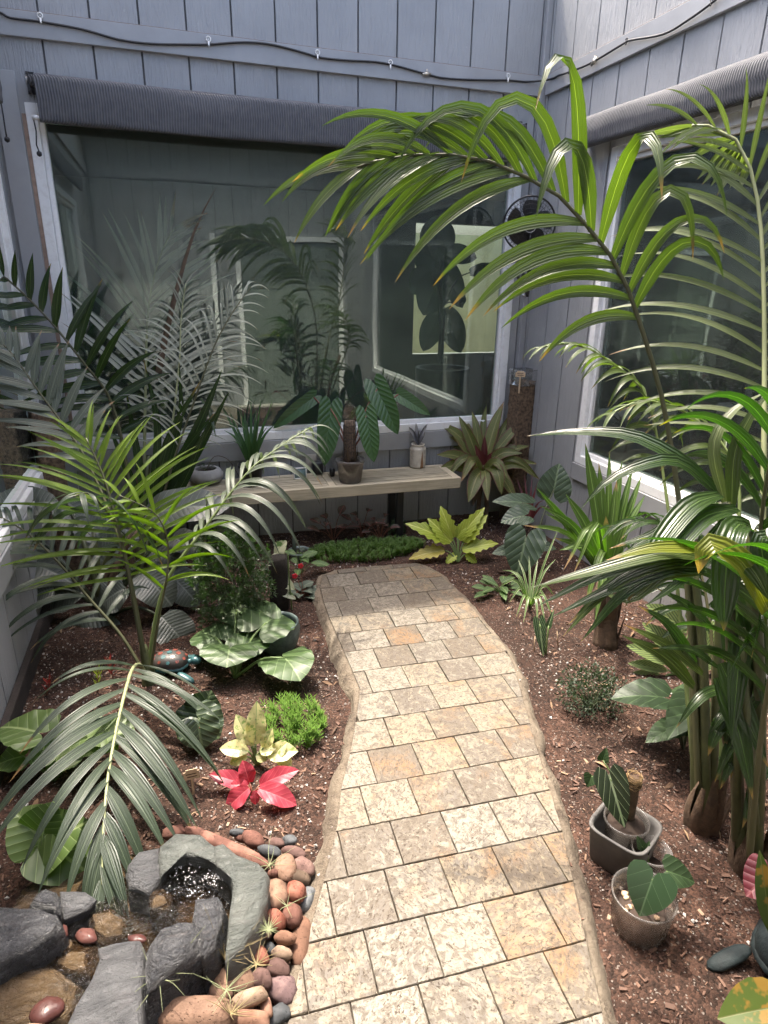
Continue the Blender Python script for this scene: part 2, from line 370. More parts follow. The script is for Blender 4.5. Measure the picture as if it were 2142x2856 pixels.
struct('room_shell', MB().box((-4, -.6, -.05), (-3.9, 4.2, 2.6)).box((-3.9, 4.1, -.05), (XL-.6, 4.2, 2.6)).box((-3.9, -.7, -.05), (XL-.1, -.6, 2.6)).box((-3.9, -.6, -.05), (XL-.1, 4.1, .0))
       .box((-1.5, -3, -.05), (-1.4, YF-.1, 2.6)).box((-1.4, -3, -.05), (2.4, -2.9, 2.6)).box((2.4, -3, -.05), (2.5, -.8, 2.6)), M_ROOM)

# ---- path outline (metres, seen from above)
PATH_L = [(.117,.987),(.160,1.084),(.194,1.154),(.239,1.242),(.278,1.317),(.356,1.48),(.414,1.643),(.495,1.816),(.576,2.018),(.628,2.152),(.634,2.306),(.638,2.464),(.645,2.744),(.656,2.941),(.677,3.118),(.724,3.267)]
PATH_T = [(.819,3.309),(.977,3.309),(1.151,3.290),(1.299,3.268)]
PATH_R = [(1.345,3.22),(1.382,3.093),(1.386,2.946),(1.383,2.741),(1.374,2.51),(1.366,2.262),(1.328,2.118),(1.259,1.931),(1.204,1.777),(1.144,1.615),(1.083,1.435),(1.025,1.268),(.956,1.109),(.888,.946),(.837,.825),(.813,.77)]
POLY = [V((.03,-.55)), V((.03,.5)), V((.06,.8))] + [V(q) for q in PATH_L+PATH_T+PATH_R] + [V((.76,.5)), V((.76,-.55))]
def inpoly(x, y, poly=POLY):
    c = False; j = len(poly)-1
    for i in range(len(poly)):
        a, b = poly[i], poly[j]
        if (a.y > y) != (b.y > y) and x < (b.x-a.x)*(y-a.y)/(b.y-a.y)+a.x: c = not c
        j = i
    return c
def pdist(x, y):
    q = V((x, y)); best = 9
    for a, b in zip(POLY0, POLY0[1:]+POLY0[:1]):
        d = b-a; t = max(0, min(1, (q-a).dot(d)/max(d.length_squared, 1e-9))); best = min(best, (a+d*t-q).length)
    return best
POLY0 = list(POLY)
def soil(x, y):
    n = noise.noise
    z = .018*n(V((x*2.2, y*2.2, 3)))+.010*n(V((x*9, y*9, 1)))+.006*n(V((x*28, y*28, 5)))+.003*n(V((x*70, y*70, 5)))
    return z
def soil_mat():
    m, nt, b, out = newmat('potting_soil'); p = geo_pos(nt)
    f = noi(nt, p, 6, 6, .7); v = nd(nt, 'TexVoronoi', {'Vector': p, 'Scale': 130.}); v2 = nd(nt, 'TexVoronoi', {'Vector': p, 'Scale': 210.})
    c = mix(nt, ramp(nt, f, [(.35, (0,0,0)), (.68, (1,1,1))]), (.044,.027,.021), (.098,.058,.043))
    c = mix(nt, ramp(nt, noi(nt, p, 1.6, 5, .6), [(.38, (.75,)*3), (.6, (0,)*3)]), c, (.030,.020,.016)); c = mix(nt, .75, c, mix(nt, 1., c, ramp(nt, v.outputs[1], [(.2, (.35,.35,.35)), (.8, (1.7,1.5,1.4))]), 'MULTIPLY'))
    spk = ramp(nt, nd(nt, 'SeparateColor', {0: v2.outputs[1]}).outputs[0], [(.96, (0,0,0)), (.97, (1,1,1))]); c = mix(nt, spk, c, (.18,.15,.13))
    nt.links.new(c, b.inputs['Base Color']); b.inputs['Roughness'].default_value = .92; b.inputs['Specular IOR Level'].default_value = .2
    bump(nt, b, mth(nt, 'SUBTRACT', noi(nt, p, 160, 4, .7), mth(nt, 'MULTIPLY', v.outputs[0], .8)), .9, .008); return m
mb = MB(); st = .022; nx = int((XR-XL)/st)+1; ny = int((YB-YF)/st)+1
mb.add([(XL+(XR-XL)*i/nx, YF+(YB-YF)*j/ny, soil(XL+(XR-XL)*i/nx, YF+(YB-YF)*j/ny)-(.07 if inpoly(XL+(XR-XL)*i/nx, YF+(YB-YF)*j/ny) else 0)) for j in range(ny+1) for i in range(nx+1)],
       [(j*(nx+1)+i, j*(nx+1)+i+1, (j+1)*(nx+1)+i+1, (j+1)*(nx+1)+i) for j in range(ny) for i in range(nx)])
struct('garden_soil', mb, soil_mat(), True)

# ---- path: mortar bed with sloping skirt, and one object for every paver
def ctr_off(i, d):
    a, b, c = POLY[i-1], POLY[i], POLY[(i+1) % len(POLY)]
    t = ((b-a).normalized()+(c-b).normalized()).normalized(); return b + V((-t.y, t.x))*d
PF = []
for i in range(len(POLY)):                                     # refine the outline
    a, b = POLY[i], POLY[(i+1) % len(POLY)]; k = max(1, int((b-a).length/.015))
    PF += [a.lerp(b, t/k) for t in range(k)]
POLY0 = POLY; POLY = PF
n = len(POLY); mb = MB(); rings = []
for d, z in ((0., .047), (.008, .0475), (.016, .045), (.026, .036), (.038, .022), (.054, -.02)):
    rings.append([(*(ctr_off(i, d*(1+.5*noise.noise(V((POLY[i].x*9, POLY[i].y*9, d*20)))+.13*noise.noise(V((POLY[i].x*45, POLY[i].y*45, d*60)))))), z+(.004*noise.noise(V((POLY[i].x*25, POLY[i].y*25, d*90)))+.002*noise.noise(V((POLY[i].x*70, POLY[i].y*70, d*200))))*(d > 0)) for i in range(n)])
# POLY runs clockwise seen from above, so the left-hand offset points outwards
vs = [q for r_ in rings for q in r_] ; fs = [(k*n+i, k*n+(i+1) % n, (k+1)*n+(i+1) % n, (k+1)*n+i) for k in range(5) for i in range(n)]
base_i = len(vs); vs += [(q[0], q[1], .040) for q in rings[0]]; fs += [tuple(base_i+i for i in range(n))] + [(i, (i+1) % n, base_i+(i+1) % n, base_i+i) for i in range(n)]
mb.add(vs, fs)
def mortar():
    m, nt, b, out = newmat('mortar'); p = geo_pos(nt)
    c = ramp(nt, noi(nt, p, 12, 6, .7), [(.32, (.085,.064,.046)), (.46, (.17,.135,.098)), (.6, (.21,.172,.126)), (.75, (.29,.245,.185))])
    nt.links.new(c, b.inputs['Base Color']); b.inputs['Roughness'].default_value = .9; bump(nt, b, mth(nt, 'ADD', noi(nt, p, 90, 5, .75), noi(nt, p, 28, 4, .7)), 1., .012); return m
path = struct('path', mb, mortar(), True)
def travertine():
    m, nt, b, out = newmat('travertine'); p = geo_pos(nt); oi = nt.nodes.new('ShaderNodeObjectInfo'); r = oi.outputs['Random']
    rot = nd(nt, 'VectorRotate', {'Vector': p, 'Angle': mth(nt, 'MULTIPLY', r, 37.)}, rotation_type='Z_AXIS').outputs[0]
    off = nd(nt, 'VectorMath', {0: rot, 1: nd(nt, 'CombineXYZ', {0: mth(nt, 'MULTIPLY', r, 61.), 1: mth(nt, 'MULTIPLY', r, 23.), 2: 0.}).outputs[0]}, operation='ADD').outputs[0]
    band = noi(nt, mapv(nt, off, (6, 16, 1)), 1.6, 6, .62, 1.4); blot = noi(nt, off, 15, 6, .70, 1.9); fine = noi(nt, off, 48, 6, .7, .9); spk = noi(nt, mapv(nt, off, (1,1.7,1)), 105, 4, .65)
    r2 = mth(nt, 'FRACT', mth(nt, 'MULTIPLY', r, 17.3)); r3 = mth(nt, 'FRACT', mth(nt, 'MULTIPLY', r, 7.7))
    cream = mix(nt, r2, (.205,.186,.152), (.20,.16,.105)); grey = mix(nt, r3, (.092,.088,.08), (.10,.078,.055)); gold = (.18,.10,.042)
    c = mix(nt, ramp(nt, mth(nt, 'ADD', blot, mth(nt, 'MULTIPLY', mth(nt, 'SUBTRACT', r3, .5), .24)), [(.45, (0,0,0)), (.58, (.9,.9,.9))]), cream, grey)
    c = mix(nt, ramp(nt, mth(nt, 'ADD', noi(nt, off, 4, 4, .6, 1.), mth(nt, 'MULTIPLY', mth(nt, 'SUBTRACT', r2, .5), .22)), [(.56, (0,0,0)), (.68, (.7,.7,.7))]), c, gold)
    v = mth(nt, 'ABSOLUTE', mth(nt, 'SUBTRACT', band, .5)); c = mix(nt, ramp(nt, v, [(.0, (.55,)*3), (.035, (0,)*3)]), c, (.12,.11,.10))
    c = mix(nt, ramp(nt, fine, [(.48, (0,)*3), (.58, (.75,)*3)]), c, (.085,.068,.05))
    c = mix(nt, ramp(nt, spk, [(.37, (.95,)*3), (.44, (0,)*3)]), c, (.06,.045,.034))
    nt.links.new(c, b.inputs['Base Color']); b.inputs['Roughness'].default_value = .62; b.inputs['Specular IOR Level'].default_value = .35
    h = mth(nt, 'ADD', ramp(nt, spk, [(.26, (0,)*3), (.40, (1,)*3)]), mth(nt, 'MULTIPLY', ramp(nt, fine, [(.5, (1,)*3), (.66, (.2,)*3)]), .5)); bump(nt, b, h, .55, .003); return m
M_TRAV = travertine()
def clip(poly, x0, x1, y0, y1):
    for ax, lim, sg in ((0, x0, 1), (0, x1, -1), (1, y0, 1), (1, y1, -1)):
        out = []
        for a, b in zip(poly, poly[1:]+poly[:1]):
            ia, ib = (a[ax]-lim)*sg >= 0, (b[ax]-lim)*sg >= 0
            if ia: out.append(a)
            if ia != ib: out.append(a.lerp(b, (lim-a[ax])/(b[ax]-a[ax])))
        poly = out
        if not poly: break
    return poly
AN = R(-3.7); E1 = V((math.cos(AN), math.sin(AN))); E2 = V((-E1.y, E1.x)); TO = V((.285, 1.314)); TW, TH, GAP = .167, .1645, .0015
loc_poly = [V(((q-TO).dot(E1), (q-TO).dot(E2))) for q in POLY0]
for row in range(-12, 14):
    o = 0 if row % 2 else .42*TW
    if row % 2 == 0: o += U(-.01, .01)
    for col in range(-5, 9):
        x0 = col*TW+o; y0 = row*TH
        jx, jy = U(.0, .0012), U(.0, .0012)
        pl = clip(list(loc_poly), x0+GAP*.6+jx, x0+TW-GAP*.6, y0+GAP*.6+jy, y0+TH-GAP*.6)
        if len(pl) < 3: continue
        q = []
        for a in pl:
            if not q or (a-q[-1]).length > .002: q.append(a)
        ar = abs(sum(a.x*b.y-b.x*a.y for a, b in zip(q, q[1:]+q[:1])))/2
        if ar < .0009: continue
        # broken, slightly wavering edges
        e = []
        for a, b in zip(q, q[1:]+q[:1]):
            k = max(1, int((b-a).length/.02)); e += [a.lerp(b, t/k) for t in range(k)]
        cen = sum(e, V((0,0)))/len(e); top = .0525+U(-.0012, .0012); tx, ty = U(-.006,.006), U(-.006,.006)
        def wp(a, ins, z):
            d = cen-a; j = .0016*noise.noise(V((a.x*60, a.y*60, row+col*.37))); a2 = a + d.normalized()*(ins+max(j, -.0008)); g = TO+E1*a2.x+E2*a2.y
            return V((g.x, g.y, z+(a.x-cen.x)*tx+(a.y-cen.y)*ty))
        m_ = len(e); mb = MB()
        mb.add([wp(a, 0, .036) for a in e]+[wp(a, 0, top-.003) for a in e]+[wp(a, .0018, top) for a in e],
               [(k*m_+i, k*m_+(i+1) % m_, (k+1)*m_+(i+1) % m_, (k+1)*m_+i) for k in (0,1) for i in range(m_)]+[tuple(2*m_+i for i in range(m_))])
        mb.build('paver', M_TRAV, path, smooth=False)

# ---- loose bark and perlite on the soil
def island_mat(name, stops, rough=.9):
    m, nt, b, out = newmat(name); g = nt.nodes.new('ShaderNodeNewGeometry')
    nt.links.new(ramp(nt, g.outputs['Random Per Island'], stops), b.inputs['Base Color']); b.inputs['Roughness'].default_value = rough; return m
M_BARK = island_mat('bark_chips', [(0, (.055,.031,.023)), (.4, (.12,.068,.049)), (.8, (.15,.085,.058)), (.95, (.24,.155,.10)), (1, (.32,.23,.16))])
M_PERL = island_mat('perlite', [(0, (.28,.24,.21)), (.5, (.44,.40,.37)), (.85, (.58,.55,.52)), (1, (.72,.70,.67))])
def scatter(name, label, cat, n, mat, smin, smax, chip):
    mb = MB(); k = 0
    while k < n:
        x, y = U(XL+.03, XR-.03), U(.55, YB-.05)
        if inpoly(x, y, POLY0): continue
        pdv = pdist(x, y)
        if pdv < .05 and U(0,1) < .8-pdv*9: continue
        if noise.noise(V((x*2.5, y*2.5, 9 if chip else 4))) < (U(-.5, .15) if chip else U(-.25,.35)): continue
        k += 1; s_ = smin+(smax-smin)*random.random()**3.4
        M_ = Matrix.Translation((x, y, max(soil(x, y), .046-max(0, pdv-.012)*1.7 if pdv < .05 else -1)+s_*.18)) @ Matrix.Rotation(U(0,6.3), 4, 'Z') @ Matrix.Rotation(U(-.5,.5) if chip else U(0,3), 4, 'X')
        if chip: d = (s_*U(.8,1.6), s_*U(.25,.55), s_*U(.12,.3)); q = [V((a*d[0]*U(.6,1), b_*d[1]*U(.6,1), c_*d[2]))/1.4 for a in (-1,1) for b_ in (-1,1) for c_ in (-1,1)]; fs = [(0,1,3,2),(4,6,7,5),(0,4,5,1),(2,3,7,6),(0,2,6,4),(1,5,7,3)]
        else:
            q = [V(t)*s_*U(.35,.62) for t in ((1,0,0),(-1,0,0),(0,1,0),(0,-1,0),(0,0,1),(0,0,-1))]; fs = [(0,2,4),(2,1,4),(1,3,4),(3,0,4),(2,0,5),(1,2,5),(3,1,5),(0,3,5)]
        mb.add([M_ @ t for t in q], fs)
    o = mb.build(name, mat, smooth=False); tag(o, label, cat, kind='stuff')
scatter('bark_mulch', 'brown bark chips and fibres strewn over the garden soil', 'mulch', 17000, M_BARK, .003, .017, True)
scatter('perlite', 'white perlite grains sprinkled over the dark soil', 'perlite', 3600, M_PERL, .004, .016, False)

# ================================================================== FIXTURES ON THE WALLS
M_BLACK = simple('black_plastic', (.016,.016,.018), .4, .2, 30)
M_GREYMET = simple('grey_metal', (.45,.45,.45), .35, .1, metal=.8)
M_WHITE = simple('white_plastic', (.8,.79,.76), .4, .08)
def shade_fabric():
    m, nt, b, out = newmat('ribbed_shade_cloth'); p = nd(nt, 'SeparateXYZ', {0: geo_pos(nt)})
    wv = mth(nt, 'SINE', mth(nt, 'MULTIPLY', mth(nt, 'ADD', p.outputs[0], p.outputs[1]), 2*math.pi/.0135)); n = noi(nt, geo_pos(nt), 25, 4)
    c = mix(nt, mth(nt, 'MULTIPLY', mth(nt, 'ADD', wv, 1.), .5), (.062,.063,.07), (.135,.136,.145)); c = mix(nt, ramp(nt, n, [(.4, (0,)*3), (.8, (.35,)*3)]), c, (.20,.195,.19))
    nt.links.new(c, b.inputs['Base Color']); b.inputs['Roughness'].default_value = .9; bump(nt, b, wv, .5, .004); return m
M_CLOTH = shade_fabric()
def roller_shade(label, N, P, a0, a1, zt, drop, out_d, cord_side, r=.034, hem=.017):
    fn = frameM(N); root = thing('roller_shade', label, 'shade', fn((a0+a1)/2, 0, zt, P))
    prof = []                                                    # fabric runs over the roll, then down to the hem bar
    for k in range(9): t = R(100-k*22.5); prof.append((out_d+r*math.cos(t), zt-r+r*math.sin(t)))
    prof = [(out_d+r*math.cos(R(t)), zt-r+r*math.sin(R(t))) for t in range(200, -1, -20)]
    prof += [(out_d+r+.004, zt-r-drop*.5), (out_d+r, zt-r-drop+hem)] + [(out_d+r-hem+hem*math.cos(R(t)), zt-r-drop+hem*math.sin(R(t))) for t in range(0, -260, -26)]
    m = len(prof); nn = 40; mb = MB()
    vs = []
    for i in range(nn+1):
        a = a0+(a1-a0)*i/nn
        for k, (d, z) in enumerate(prof): vs.append(fn(a, d+.006*noise.noise(V((a*3, k*.4, zt))), z-.010*math.sin(math.pi*i/nn)+.006*noise.noise(V((a*1.7, k*.1, 7))), P))
    mb.add(vs, [(i*m+k, i*m+k+1, (i+1)*m+k+1, (i+1)*m+k) for i in range(nn) for k in range(m-1)]); mb.build('fabric', M_CLOTH, root)
    WB(N, P).tube([(a0-.03, out_d, zt-r), (a1+.03, out_d, zt-r)], r*.8, 14).build('roller_tube', M_CLOTH, root, True)
    for a, s in ((a0, -1), (a1, 1)):
        br = WB(N, P); br.box(a+s*.025, a+s*.032, .001, out_d+.02, zt-2*r-.01, zt-.005, .001).box(a+s*.01, a+s*.045, .001, .006, zt-2*r-.01, zt+.02, .001); br = br.build('bracket', M_BLACK, root)
        WB(N, P).tube([(a+s*.036, out_d, zt-r+.02), (a+s*.036, out_d+.02, zt-r), (a+s*.036, out_d, zt-r-.02)], .006).build('clip', M_GREYMET, br, True)
        hb = WB(N, P).tube([(a, out_d+r-hem, zt-r-drop), (a+s*.035, out_d+r-hem, zt-r-drop)], .011, 12).build('hem_cap', M_WHITE if cord_side else M_CLOTH, root, True)
    a = a0-.03 if cord_side < 0 else a1+.03
    if cord_side:
        c = [(a, out_d+r-hem, zt-r-drop), (a+.004, out_d+r-hem, zt-r-drop-.06), (a-.004, out_d+r-hem, zt-r-drop-.12), (a+.003, out_d+r-hem, zt-r-drop-.15)]
        cd_ = WB(N, P).tube(c, .0035, 6).build('pull_cord', M_BLACK, root, True)
        q = fn(a+.003, out_d+r-hem, zt-r-drop-.16, P); MB().lathe([(.001,-.014),(.011,-.008),(.013,0),(.011,.008),(.001,.014)], q, 12).build('bead', M_BLACK, cd_)
    return root
roller_shade('rolled dark grey shade cloth above the wide window behind the bench', (0,-1), YB, -.50, 2.20, 2.585, .16, .07, -1)
roller_shade('rolled dark grey shade cloth over the right window, above the palm', (-1,0), XR, .60, 3.52, 2.52, .085, .065, 0, r=.05, hem=.028)
roller_shade('end of a rolled grey shade at the upper left edge', (1,0), XL, 1.0, 3.86, 2.56, .10, .06, 1)
MB().bbox((-.47, YB-.075, 2.568), (-.40, YB-.02, 2.585), .004).build('valance_clip', M_WHITE, bpy.data.objects['roller_shade'])

# ---- misting hose along the trim
hp = [wy(u, v, YB-.03) for u, v in ((-60,20),(0,35),(30,50),(110,60),(230,82),(330,110),(420,122),(510,124),(582,124),(680,118),(760,125),(850,148),(890,160),(960,168),(1071,176),(1190,207),(1240,218),(1330,223),(1415,224),(1470,228))]
hp += [wx(u, v, XR-.035) for u, v in ((1530,222),(1560,210),(1590,200),(1650,175),(1740,121),(1760,112),(1850,95),(1920,55),(1985,8),(2040,-40))]
mist = thing('misting_hose', 'thin black hose sagging between hooks along the trim board', 'hose', hp[8])
MB().tube(cr(hp, 5), .0058, 7).build('hose', M_BLACK, mist)
def eyehook(c, N, m=M_WHITE, s=1.):
    c = V(c); n = V((N[0], N[1], 0)); a = n.cross(V((0,0,1)))
    ring = [c + V((0,0,.014*s)) + (a*math.cos(t*.698)+V((0,0,1))*math.sin(t*.698))*.010*s for t in range(10)]
    mb = MB().tube(ring, .0032*s, 6).tube([c+V((0,0,.004*s)), c-V((0,0,.010*s)), c-V((0,0,.014*s))+n*.004], .0045*s, 6); mb.tube([c+V((0,0,.014*s))-n*.02, c+V((0,0,.014*s))], .003*s, 6); mb.build('hook', m, mist)
for u, v in ((113,54),(582,119),(886,156),(1089,183),(1417,220)): eyehook(wy(u, v, YB-.032), (0,-1), s=1.15)
for u, v in ((1588,200),(1747,118),(1984,8)): eyehook(wx(u, v, XR-.036), (-1,0), M_BLACK, .8)
M_BRASS = simple('dull_nickel', (.55,.5,.42), .35, .2, metal=.9)
for q, d in ((wy(1190,207,YB-.032), V((1,0,.12))), (wx(1657,172,XR-.036), V((0,-1,.45)))):
    d = d.normalized(); MB().tube([q-d*.026, q-d*.012, q-d*.011, q+d*.011, q+d*.012, q+d*.026], [.008,.008,.011,.011,.008,.008], 8).tube([q, q+V((0,-.006,.024))], [.008,.004], 8).build('nozzle', M_BRASS, mist)

# ---- clip fan on the wall between the windows
fc = wy(1476, 626, 3.80); fn_ = V((-.42, -1, -.22)).normalized(); fa = fn_.cross(V((0,0,1))).normalized(); fb = fa.cross(fn_).normalized()
if fb.z < 0: fb = -fb
FR = .158
fan = thing('wall_fan', 'black clip fan with wire grille mounted on the siding between the windows', 'fan', fc-V((0,0,.45)))
def fpt(r, t, d): return fc + (fa*math.cos(t)+fb*math.sin(t))*r + fn_*d
dome = lambda q: .055*(1-q**2.4)
mb = MB()
for q in (.30,.45,.60,.75,.88): mb.tube([fpt(FR*q, t*.2618, dome(q)) for t in range(25)], .0011, 4, False)
for k in range(44):
    for sg in (1, -1):
        mb.tube([fpt(FR*q, k*2*math.pi/44+sg*.55*q, dome(q)) for q in (.26,.45,.64,.82,1.)], .0010, 3, False)
mb.build('front_grille', M_BLACK, fan)
mb = MB()
for k in range(30): mb.tube([fpt(FR*q, k*2*math.pi/30, -dome(q)) for q in (.3,.6,.85,1.)], .0012, 3, False)
mb.build('rear_grille', M_BLACK, fan)
MB().tube([fpt(FR, t*.1745, 0) for t in range(37)], .006, 8, False).build('rim', M_BLACK, fan)
for k in range(5):
    mb = MB(); vs = []
    for i in range(6):
        q = .2+.66*i/5; wdt = .42+.25*math.sin(i/5*3)
        for j in range(4): vs.append(fpt(FR*q, k*2*math.pi/5+wdt*(j/3-.5)*1.6+q*.5, .02*(j/3-.5)*1.4))
    mb.add(vs, [(i*4+j, i*4+j+1, i*4+j+5, i*4+j+4) for i in range(5) for j in range(3)]); mb.build('blade', M_BLACK, fan)
mb = MB(); mb.tube([fpt(0,0,-.10), fpt(0,0,-.09), fpt(0,0,.0), fpt(0,0,.01)], [.025,.04,.045,.03], 18); mb.build('motor_housing', M_BLACK, fan)
badge = MB().tube([fpt(0,0,.050), fpt(0,0,.058)], .042, 24).build('badge', M_BLACK, fan)
MB().tube([fpt(.037, t*.2618, .0585) for t in range(25)], .0014, 5, False).build('badge_ring', M_WHITE, badge)
ar = [(-.020,.006),(.020,.020),(.006,-.022),(.000,-.004),(-.006,-.014),(-.004,.002)]
MB().add([fc+fa*x+fb*y+fn_*.0590 for x, y in ar]+[fc+fa*x+fb*y+fn_*.0575 for x, y in ar], [tuple(range(6)), tuple(range(11,5,-1))]+[(i,(i+1)%6,6+(i+1)%6,6+i) for i in range(6)]).build('badge_arrow', M_WHITE, badge, smooth=False)
st = [fc-fn_*.07-V((0,0,.02)), fc-fn_*.07-V((0,0,.17)), fc-fn_*.05-V((0,0,.20))]
MB().tube(cr(st,4), .020, 12).build('stem', M_BLACK, fan)
cl = fc-fn_*.05-V((0,0,.24)); a2 = V((1,0,0))
mb = MB(); mb.bbox(cl+V((-.045,-.035,-.03)), cl+V((.045,.035,.03)), .01)
mb.tube(cr([cl+V((-.03,-.02,-.02)), cl+V((-.055,-.025,-.06)), cl+V((-.045,-.025,-.09)), cl+V((-.02,-.02,-.085)), cl+V((-.012,-.02,-.05))],4), .010, 8)
mb.tube(cr([cl+V((.03,.0,-.02)), cl+V((.045,.0,-.09)), cl+V((.04,.0,-.12)), cl+V((.045,.02,-.19))],4), .015, 8).build('clamp', M_BLACK, fan)
MB().tube([cl+V((.01,.02,-.18)), cl+V((.035,.02,-.19))], .012, 10).build('clamp_screw', M_GREYMET, fan)

# ================================================================== BENCH AND WHAT STANDS ON IT
def wood_mat(name, c0, c1, axis=(1.2, 30, 30)):
    m, nt, b, out = newmat(name); p = tc(nt); r = nt.nodes.new('ShaderNodeObjectInfo').outputs['Random']
    q = nd(nt, 'VectorMath', {0: p, 1: nd(nt, 'CombineXYZ', {0: mth(nt,'MULTIPLY',r,9.), 1: mth(nt,'MULTIPLY',r,5.), 2: 0.}).outputs[0]}, operation='ADD').outputs[0]
    g = noi(nt, mapv(nt, q, axis), 3, 5, .6, .5); d = noi(nt, q, 7, 4)
    c = mix(nt, ramp(nt, g, [(.3,(0,)*3),(.7,(1,)*3)]), c0, c1); c = mix(nt, ramp(nt, d, [(.5,(0,)*3),(.8,(.35,)*3)]), c, tuple(x*.5 for x in c0))
    nt.links.new(c, b.inputs['Base Color']); b.inputs['Roughness'].default_value = .7; bump(nt, b, g, .25, .003); return m
M_BENCH = wood_mat('weathered_bench_wood', (.40,.34,.235), (.60,.52,.37))
BZ = .44; B0 = V((-.005, 3.715, 0)); BA = V((1, -.028, 0)).normalized(); BB = V((-BA.y, BA.x, 0)); BL, BW = 1.765, .335
bench = thing('slatted_bench', 'long low bench of pale weathered slats under the wide window', 'bench', B0+BA*BL/2+BB*BW/2)
MBn = Matrix(((BA.x, BB.x, 0, B0.x), (BA.y, BB.y, 0, B0.y), (0, 0, 1, 0), (0, 0, 0, 1)))
def bpart(a, b, name, m, c=.003): t = MB().bbox(a, b, c); t.v = [MBn @ q for q in t.v]; return t.build(name, m, bench, smooth=False)
bpart((0,0,BZ-.072), (BL,.03,BZ), 'front_rail', M_BENCH); bpart((0,BW-.03,BZ-.072), (BL,BW,BZ), 'back_rail', M_BENCH)
for x in (0, BL-.05): bpart((x,.031,BZ-.072), (x+.05,BW-.031,BZ-.001), 'end_rail', M_BENCH)
for x in (.885,): bpart((x,.031,BZ-.05), (x+.045,BW-.031,BZ-.0015), 'cross_rail', M_BENCH)
ns = 10; sp = (BW-.062)/ns
for k in range(ns):
    for x0, x1 in ((.052,.883),(.932,BL-.052)): bpart((x0, .032+k*sp+.008, BZ-.030), (x1, .032+(k+1)*sp-.008, BZ-U(.0,.002)), 'slat', M_BENCH, .002)
for x, y in ((.12,.06),(.12,BW-.1),(BL-.42,.06),(BL-.42,BW-.1)): bpart((x, y, -.03), (x+.045, y+.045, BZ-.074), 'leg', M_BLACK)

M_SOILP = simple('pot_soil', (.055,.036,.027), .95, .5, 28, bs=.25)
def clear_plastic(name='clear_plastic', tint=(.90,.92,.92), base=.06, haze=.10):
    m, nt, b, out = newmat(name); f = mth(nt, 'ADD', mth(nt, 'MULTIPLY', nd(nt, 'Fresnel', {'IOR': 1.4}).outputs[0], .45), base, True)
    t = nd(nt, 'BsdfTransparent', {'Color': c4(tint)}); g = nd(nt, 'BsdfGlossy', {'Color': (1,1,1,1), 'Roughness': .2}); ms = nd(nt, 'MixShader', {0: f, 1: t.outputs[0], 2: g.outputs[0]})
    d = nd(nt, 'BsdfDiffuse', {'Color': (.5,.48,.46,1)}); m2 = nd(nt, 'MixShader', {0: haze, 1: ms.outputs[0], 2: d.outputs[0]}); nt.links.new(m2.outputs[0], out.inputs[0]); return m
M_CLEAR = clear_plastic(tint=(.95,.96,.96), base=.015, haze=.035); M_SMOKE = clear_plastic('dusty_clear_plastic', (.80,.77,.74), .03, .12)
def pot(name, label, cat, base, prof, m, soil_r=None, soil_z=None, n=28, rim=None, group=None, body='body', soilm=None):
    root = thing(name, label, cat, base, group); MB().lathe(prof, base, n, closed=True).build(body, m, root)
    if soil_r:
        r_, z_ = soil_r, soil_z; mb = MB(); mb.lathe([(r_*.2, z_+.004), (r_*.55, z_+.002), (r_*.9, z_-.002), (r_, z_-.008)][::-1], base, n); mb.build('soil', soilm or M_SOILP, root)
    return root
def bench_pt(u, v): return gp(u, v, BZ)
M_CONC = simple('pale_concrete', (.46,.45,.43), .85, .3, 14, bs=.35)
q = bench_pt(577, 1346); bowl = pot('bowl_planter', 'round pale concrete bowl planter at the left end of the bench', 'planter', q, [(.001,0),(.062,0),(.085,.012),(.104,.04),(.104,.062),(.088,.088),(.070,.096),(.062,.092),(.066,.075),(.07,.06)], M_CONC, .068, .075, 30)
q_bowl = q
q = bench_pt(703, 1352); bpot = pot('nursery_pot', 'small black nursery pot with a baby palm, between bowl and clear pot', 'plant pot', q, [(.001,0),(.056,0),(.072,.115),(.080,.117),(.080,.134),(.075,.134),(.072,.118),(.066,.11)], M_BLACK, .068, .115, 26); q_bpot = q
q = bench_pt(977, 1342); cpot = pot('clear_pot', 'clear plastic pot with bark totem and long ribbed leaves on the bench', 'plant pot', q, [(.001,0),(.068,0),(.07,.004),(.088,.13),(.094,.132),(.094,.148),(.089,.148),(.086,.134),(.066,.006),(.001,.006)], M_SMOKE, .079, .128, 30); q_cpot = q
MB().lathe([(.001,.008),(.060,.008),(.078,.12),(.001,.121)], q, 26, closed=True).build('potting_mix', M_SOILP, cpot)
def jar_mat():
    m, nt, b, out = newmat('ribbed_stoneware'); p = nd(nt, 'SeparateXYZ', {0: tc(nt)}); n = noi(nt, tc(nt), 30, 5, .6)
    c = mix(nt, ramp(nt, n, [(.45,(0,)*3),(.7,(1,)*3)]), (.62,.56,.46), (.42,.36,.29))
    dr = mth(nt, 'MULTIPLY', mth(nt, 'GREATER_THAN', .014, mth(nt, 'ADD', mth(nt, 'ABSOLUTE', mth(nt, 'SUBTRACT', p.outputs[0], .012)), mth(nt, 'MULTIPLY', p.outputs[2], .11))), mth(nt, 'LESS_THAN', p.outputs[1], 0.)); c = mix(nt, dr, c, (.25,.12,.045))
    nt.links.new(c, b.inputs['Base Color']); b.inputs['Roughness'].default_value = .35; return m
q = bench_pt(1164, 1302); prof = [(.001,0),(.048,0),(.053,.006)]
for k in range(11): prof += [(.056, .012+k*.0115), (.0535, .0165+k*.0115)]
prof += [(.052,.142),(.042,.150),(.043,.158),(.047,.160),(.047,.165),(.041,.165),(.040,.150)]
jar = pot('ceramic_jar', 'cream ribbed stoneware jar with brown drip near the bench end', 'jar', q, prof, jar_mat(), .041, .152, 28); q_jar = q
